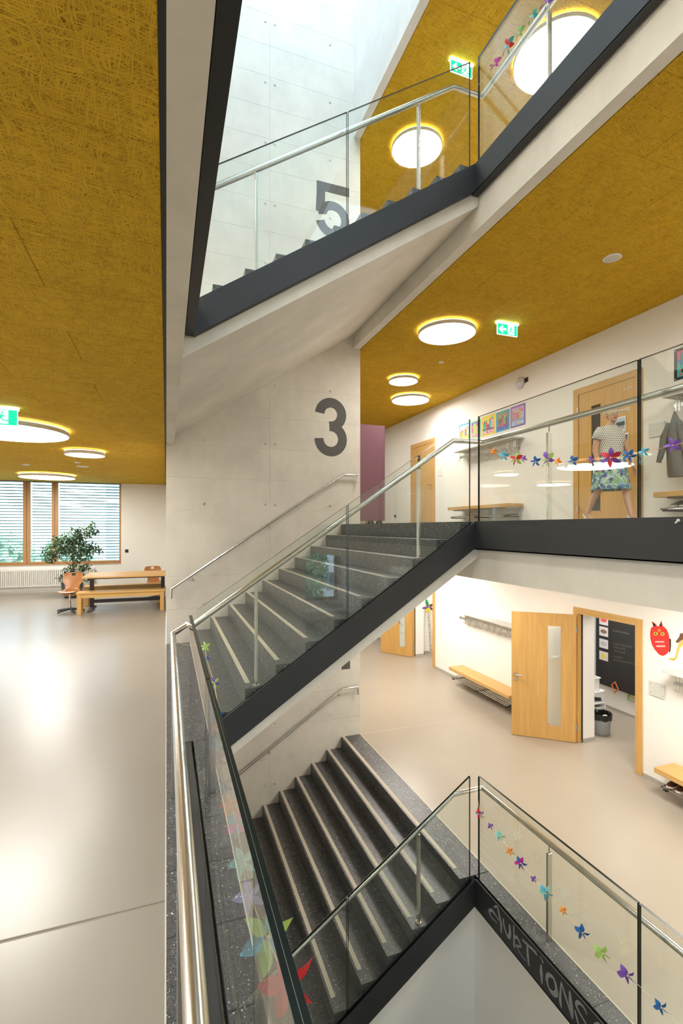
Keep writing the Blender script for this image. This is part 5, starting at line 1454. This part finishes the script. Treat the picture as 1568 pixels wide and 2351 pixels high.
# local frame: forward f = -Y (picture right), side s = -X (towards the camera), up z
def lp(f, s, z): return (-s, -f, z)
def skin_body():
    J = {}; E_ = []
    def add(n, p, r, par=None):
        J[n] = (lp(*p), r)
        if par: E_.append((par, n))
    add('pelvis', (0, 0, .88), (.135, .105)); add('belly', (.005, 0, 1.0), (.118, .09), 'pelvis'); add('chest', (.0, 0, 1.16), (.125, .10), 'belly'); add('upper', (.0, 0, 1.27), (.10, .075), 'chest')
    add('neck', (.012, 0, 1.345), (.047, .047), 'upper'); add('jaw', (.035, 0, 1.40), (.052, .054), 'neck'); add('skull', (.035, 0, 1.475), (.071, .085), 'jaw'); add('crown', (.028, 0, 1.54), (.060, .072), 'skull')
    for s, nm in ((1, 'r'), (-1, 'l')):
        fw = -1 if s > 0 else 1      # near (right) leg is the trailing one
        add('hip' + nm, (.03 * fw, .085 * s, .80), (.085, .085), 'pelvis')
        if fw > 0:
            add('thigh' + nm, (.10, .085 * s, .62), (.070, .068), 'hip' + nm); add('knee' + nm, (.185, .085 * s, .46), (.052, .052), 'thigh' + nm)
            add('calf' + nm, (.20, .085 * s, .33), (.049, .048), 'knee' + nm); add('shin' + nm, (.245, .085 * s, .18), (.036, .036), 'calf' + nm); add('ankle' + nm, (.265, .085 * s, .095), (.030, .030), 'shin' + nm)
            add('ball' + nm, (.36, .085 * s, .058), (.030, .022), 'ankle' + nm); add('toe' + nm, (.415, .085 * s, .050), (.022, .015), 'ball' + nm)
        else:
            add('thigh' + nm, (-.06, .085 * s, .63), (.070, .068), 'hip' + nm); add('knee' + nm, (-.10, .085 * s, .47), (.053, .053), 'thigh' + nm)
            add('calf' + nm, (-.19, .085 * s, .35), (.051, .050), 'knee' + nm); add('shin' + nm, (-.262, .085 * s, .20), (.036, .036), 'calf' + nm); add('ankle' + nm, (-.295, .085 * s, .125), (.030, .030), 'shin' + nm)
            add('ball' + nm, (-.225, .085 * s, .062), (.030, .022), 'ankle' + nm); add('toe' + nm, (-.17, .085 * s, .055), (.022, .015), 'ball' + nm)
        add('shoulder' + nm, (-.005, .150 * s, 1.265), (.056, .056), 'upper')
        bk = -1 if s > 0 else 1
        add('uparm' + nm, (-.035 if s > 0 else .06, .190 * s, 1.13), (.047, .047), 'shoulder' + nm); add('elbow' + nm, (-.05 if s > 0 else .11, .205 * s, 1.0), (.040, .040), 'uparm' + nm)
        add('fore' + nm, (-.02 if s > 0 else .16, .205 * s, .90), (.036, .036), 'elbow' + nm); add('wrist' + nm, (.02 if s > 0 else .21, .20 * s, .785), (.024, .026), 'fore' + nm)
        add('palm' + nm, (.032 if s > 0 else .225, .198 * s, .725), (.020, .034), 'wrist' + nm)
        for q, (df, dz) in enumerate(((-.022, -.062), (-.008, -.072), (.008, -.072), (.022, -.060))):
            f0 = (.032 if s > 0 else .225)
            add('k%d%s' % (q, nm), (f0 + df, .196 * s, .700), (.0092, .0092), 'palm' + nm)
            add('f%d%s' % (q, nm), (f0 + df * 1.05 + .010, .190 * s, .700 + dz * .55), (.0085, .0085), 'k%d%s' % (q, nm)); add('t%d%s' % (q, nm), (f0 + df + .022, .180 * s, .700 + dz), (.007, .007), 'f%d%s' % (q, nm))
        add('th0' + nm, ((.032 if s > 0 else .225) + .034, .185 * s, .725), (.010, .010), 'palm' + nm); add('th1' + nm, ((.032 if s > 0 else .225) + .046, .175 * s, .695), (.0085, .0085), 'th0' + nm)
    names = list(J); me = bpy.data.meshes.new('body')
    me.from_pydata([J[n][0] for n in names], [(names.index(a), names.index(b)) for a, b in E_], [])
    me.materials.append(SKIN)
    o = bpy.data.objects.new('body', me); COL.objects.link(o); o.parent = wm
    md = o.modifiers.new('skin', 'SKIN'); md.use_smooth_shade = True
    if not me.skin_vertices: raise RuntimeError('no skin layer')
    for i, n in enumerate(names):
        me.skin_vertices[0].data[i].radius = J[n][1]; me.skin_vertices[0].data[i].use_root = (n == 'pelvis')
    sb = o.modifiers.new('sub', 'SUBSURF'); sb.levels = 2; sb.render_levels = 2
    return o
body = skin_body()
def lpw(f, s, z): return lp(f, s, z)
# head turned slightly to the viewer: centre of the face direction
hy = math.radians(22)
def hd(f, s, z):
    c, q = math.cos(hy), math.sin(hy)
    return lp(.035 + f * c - s * q, f * q + s * c, z)
def headpart(name, m, mt, smooth=True): return obj(name, m, mt, wm, smooth, True)
def hell(m, f, s, z, r, n=10, k=7):
    b = hd(f, s, z); m.ell(b, r, n, k, Matrix.Rotation(-hy, 3, 'Z')); return m
# face: muzzle, nose, lips, eyes, ears
headpart('nose', hell(hell(M(), .098, 0, 1.452, (.011, .020, .020)), .090, 0, 1.468, (.008, .016, .022)), SKIN)
headpart('chin', hell(hell(M(), .066, 0, 1.398, (.034, .026, .022)), .060, 0, 1.43, (.044, .032, .03)), SKIN)
headpart('lips', hell(M(), .089, 0, 1.422, (.020, .007, .007)), flatmat('lips', (.42, .10, .08)))
ey = M(); ir = M(); bw = M()
for s in (-.030, .030):
    hell(ey, .080, s, 1.480, (.009, .006, .0045)); hell(ir, .085, s, 1.480, (.0042, .0034, .004)); hell(bw, .083, s, 1.499, (.015, .006, .0025))
headpart('eye_white', ey, flatmat('eye_white', (.75, .73, .70))); headpart('iris', ir, flatmat('iris', (.05, .06, .08))); headpart('eyebrow', bw, flatmat('eyebrow', (.22, .15, .10)))
ea = M()
for s in (-.076, .076): hell(ea, -.005, s, 1.465, (.010, .018, .030))
headpart('ear', ea, SKIN)
# hair: short, grey blond cap with tousled tufts
HAIR = plain('hair_grey_blond', (.60, .50, .37), .6, var=.3, scale=60)
hm = M(); rr = random.Random(9)
for i in range(220):
    th = rr.uniform(0, 2 * PI); ph = rr.uniform(-.25, 1.45)
    f, s, z = math.cos(th) * math.cos(ph), math.sin(th) * math.cos(ph), math.sin(ph)
    if f > .45 and z < .50: continue
    if z < -.05 and f > -.15: continue
    p = Vector(hd(-.008 + f * .088, s * .082, 1.495 + z * .090)); d = Vector(hd(-.008 + f * .105 - .012, s * .098, 1.490 + z * .105 - .012)) - p
    hm.ell(p, (.018, .018, .011), 6, 4, d.to_track_quat('Z', 'Y').to_matrix())
hell(hm, -.012, 0, 1.508, (.082, .090, .080), 16, 10)
headpart('hair', hm, HAIR)
# clothes: lofted rings
def loft(name, rings, mt, n=40, fold=None, th=.004):
    v = []; 
    for j, (f, s, z, rf, rs) in enumerate(rings):
        for k in range(n):
            a = 2 * PI * k / n; q = fold(a, j) if fold else 1
            v.append(lp(f + rf * q * math.cos(a), s + rs * q * math.sin(a), z + (0)))
    m = M(); m.faces(v, [(j * n + k, (j + 1) * n + k, (j + 1) * n + (k + 1) % n, j * n + (k + 1) % n) for j in range(len(rings) - 1) for k in range(n)])
    o = obj(name, m, mt, wm, True, True); sd = o.modifiers.new('cloth', 'SOLIDIFY'); sd.thickness = th; sd.offset = 0
    return o
TOP, nt_, b_ = new_mat('dotted_top')
v_ = pos(nt_, (1, 1, 1)); sp = N(nt_, 'ShaderNodeSeparateXYZ'); L(nt_, v_, sp.inputs[0])
def cell(a, p): return math_(nt_, 'SUBTRACT', math_(nt_, 'FRACT', math_(nt_, 'MULTIPLY', a, 1 / p)), .5)
yz = math_(nt_, 'ADD', sp.outputs[1], math_(nt_, 'MULTIPLY', sp.outputs[0], -.85))
row = math_(nt_, 'FLOOR', math_(nt_, 'MULTIPLY', sp.outputs[2], 1 / .025))
sh = math_(nt_, 'MULTIPLY', row, .0145)
cy_ = cell(math_(nt_, 'ADD', yz, sh), .029); cz_ = cell(sp.outputs[2], .025)
dd = math_(nt_, 'ADD', math_(nt_, 'MULTIPLY', math_(nt_, 'MULTIPLY', cy_, cy_), 1.5), math_(nt_, 'MULTIPLY', cz_, cz_))
L(nt_, mixc(nt_, math_(nt_, 'LESS_THAN', dd, .085), (.72, .71, .66), (.025, .03, .035)), b_.inputs['Base Color']); b_.inputs['Roughness'].default_value = .85
FLO, nt_, b_ = new_mat('floral_skirt')
v_ = pos(nt_)
def vcol(sc, off):
    mp = N(nt_, 'ShaderNodeMapping'); mp.inputs['Location'].default_value = off; L(nt_, v_, mp.inputs['Vector'])
    o = N(nt_, 'ShaderNodeTexVoronoi'); o.inputs['Scale'].default_value = sc; L(nt_, mp.outputs[0], o.inputs['Vector'])
    s = N(nt_, 'ShaderNodeSeparateColor'); L(nt_, o.outputs['Color'], s.inputs[0]); return o.outputs['Distance'], s
d1, s1 = vcol(19, (0, 0, 0)); d2, s2 = vcol(34, (3, 1, 2))
fl1 = ramp(nt_, s1.outputs[0], [(0, (.13, .17, .42)), (.35, (.10, .32, .45)), (.6, (.30, .58, .60)), (.85, (.07, .11, .34))])
ringc = mixc(nt_, ramp(nt_, math_(nt_, 'FRACT', math_(nt_, 'MULTIPLY', d1, 4.5)), [(.35, 0), (.5, 1)]), fl1, mixc(nt_, .45, fl1, (.05, .07, .2)))
bg = ramp(nt_, s2.outputs[1], [(0, (.40, .58, .58)), (.35, (.55, .66, .62)), (.6, (.14, .30, .14)), (.75, (.30, .52, .55)), (.92, (.24, .42, .10))])
L(nt_, mixc(nt_, ramp(nt_, d1, [(.50, 0), (.58, 1)]), ringc, bg), b_.inputs['Base Color']); b_.inputs['Roughness'].default_value = .85
loft('skirt', [(.0, 0, 1.00, .150, .165), (.0, 0, .93, .168, .185), (.005, 0, .83, .185, .198), (.01, 0, .72, .200, .203), (.015, 0, .60, .222, .208), (.02, 0, .50, .250, .214), (.022, 0, .455, .262, .218)], FLO, 48,
     lambda a, j: 1 + (.012 + .006 * j) * math.sin(6 * a + .6) * (j > 1))
loft('top', [(.0, 0, .925, .172, .190), (.0, 0, .97, .160, .176), (.01, 0, 1.05, .155, .165), (.018, 0, 1.13, .162, .168), (.018, 0, 1.19, .158, .176), (.006, 0, 1.25, .125, .180), (.004, 0, 1.295, .095, .150), (.012, 0, 1.322, .082, .112), (.016, 0, 1.332, .075, .098)], TOP, 40)
for s in (1, -1):
    f0 = -.02 if s > 0 else .03
    a, b = Vector(lp(-.004, .125 * s, 1.285)), Vector(lp(f0 - .012, .192 * s, 1.135))
    m = M().tube([a, a * .45 + b * .55 + Vector((0, 0, .012)), b], .07, 18, False, rr=[.066, .072, .069])
    o = obj('sleeve', m, TOP, wm, True, True); sd = o.modifiers.new('cloth', 'SOLIDIFY'); sd.thickness = .004; sd.offset = 0
# white sandals with a low heel
WSH = plain('white_leather', (.80, .78, .74), .4)
def sandal(af, az, bf, bz, s):
    t = M()
    d = Vector((bf - af, 0, bz - az)); 
    pts = [(af - .035, az + .01), (af + .0, az - .04), (bf, bz - .02), (bf + .055, bz - .018)]
    v = []
    for (f, z), w in zip(pts, (.028, .032, .042, .024)):
        v += [lp(f, s - w, z), lp(f, s + w, z), lp(f, s - w, z - .014), lp(f, s + w, z - .014)]
    fa = []
    for i in range(3):
        a, b = 4 * i, 4 * i + 4
        fa += [(a, b, b + 1, a + 1), (a + 2, a + 3, b + 3, b + 2), (a, a + 2, b + 2, b), (a + 1, b + 1, b + 3, a + 3)]
    fa += [(0, 1, 3, 2), (12, 14, 15, 13)]
    t.faces(v, fa)
    t.tube([lp(af - .03, s, az - .02), lp(af - .034, s, max(.004, az - .085))], .013, 8)
    t.tube([lp(bf - .02, s - .042, bz - .015), lp(bf - .018, s, bz + .030), lp(bf - .02, s + .042, bz - .015)], .011, 6)
    t.tube([lp(af + .02, s - .034, az - .02), lp(af - .04, s - .022, az + .025), lp(af - .046, s, az + .03), lp(af - .04, s + .022, az + .025), lp(af + .02, s + .034, az - .02)], .008, 6)
    return t
obj('sandal', sandal(.262, .075, .36, .045, -.085), WSH, wm, True, True)
obj('sandal', sandal(-.305, .105, -.225, .048, .085), WSH, wm, True, True)
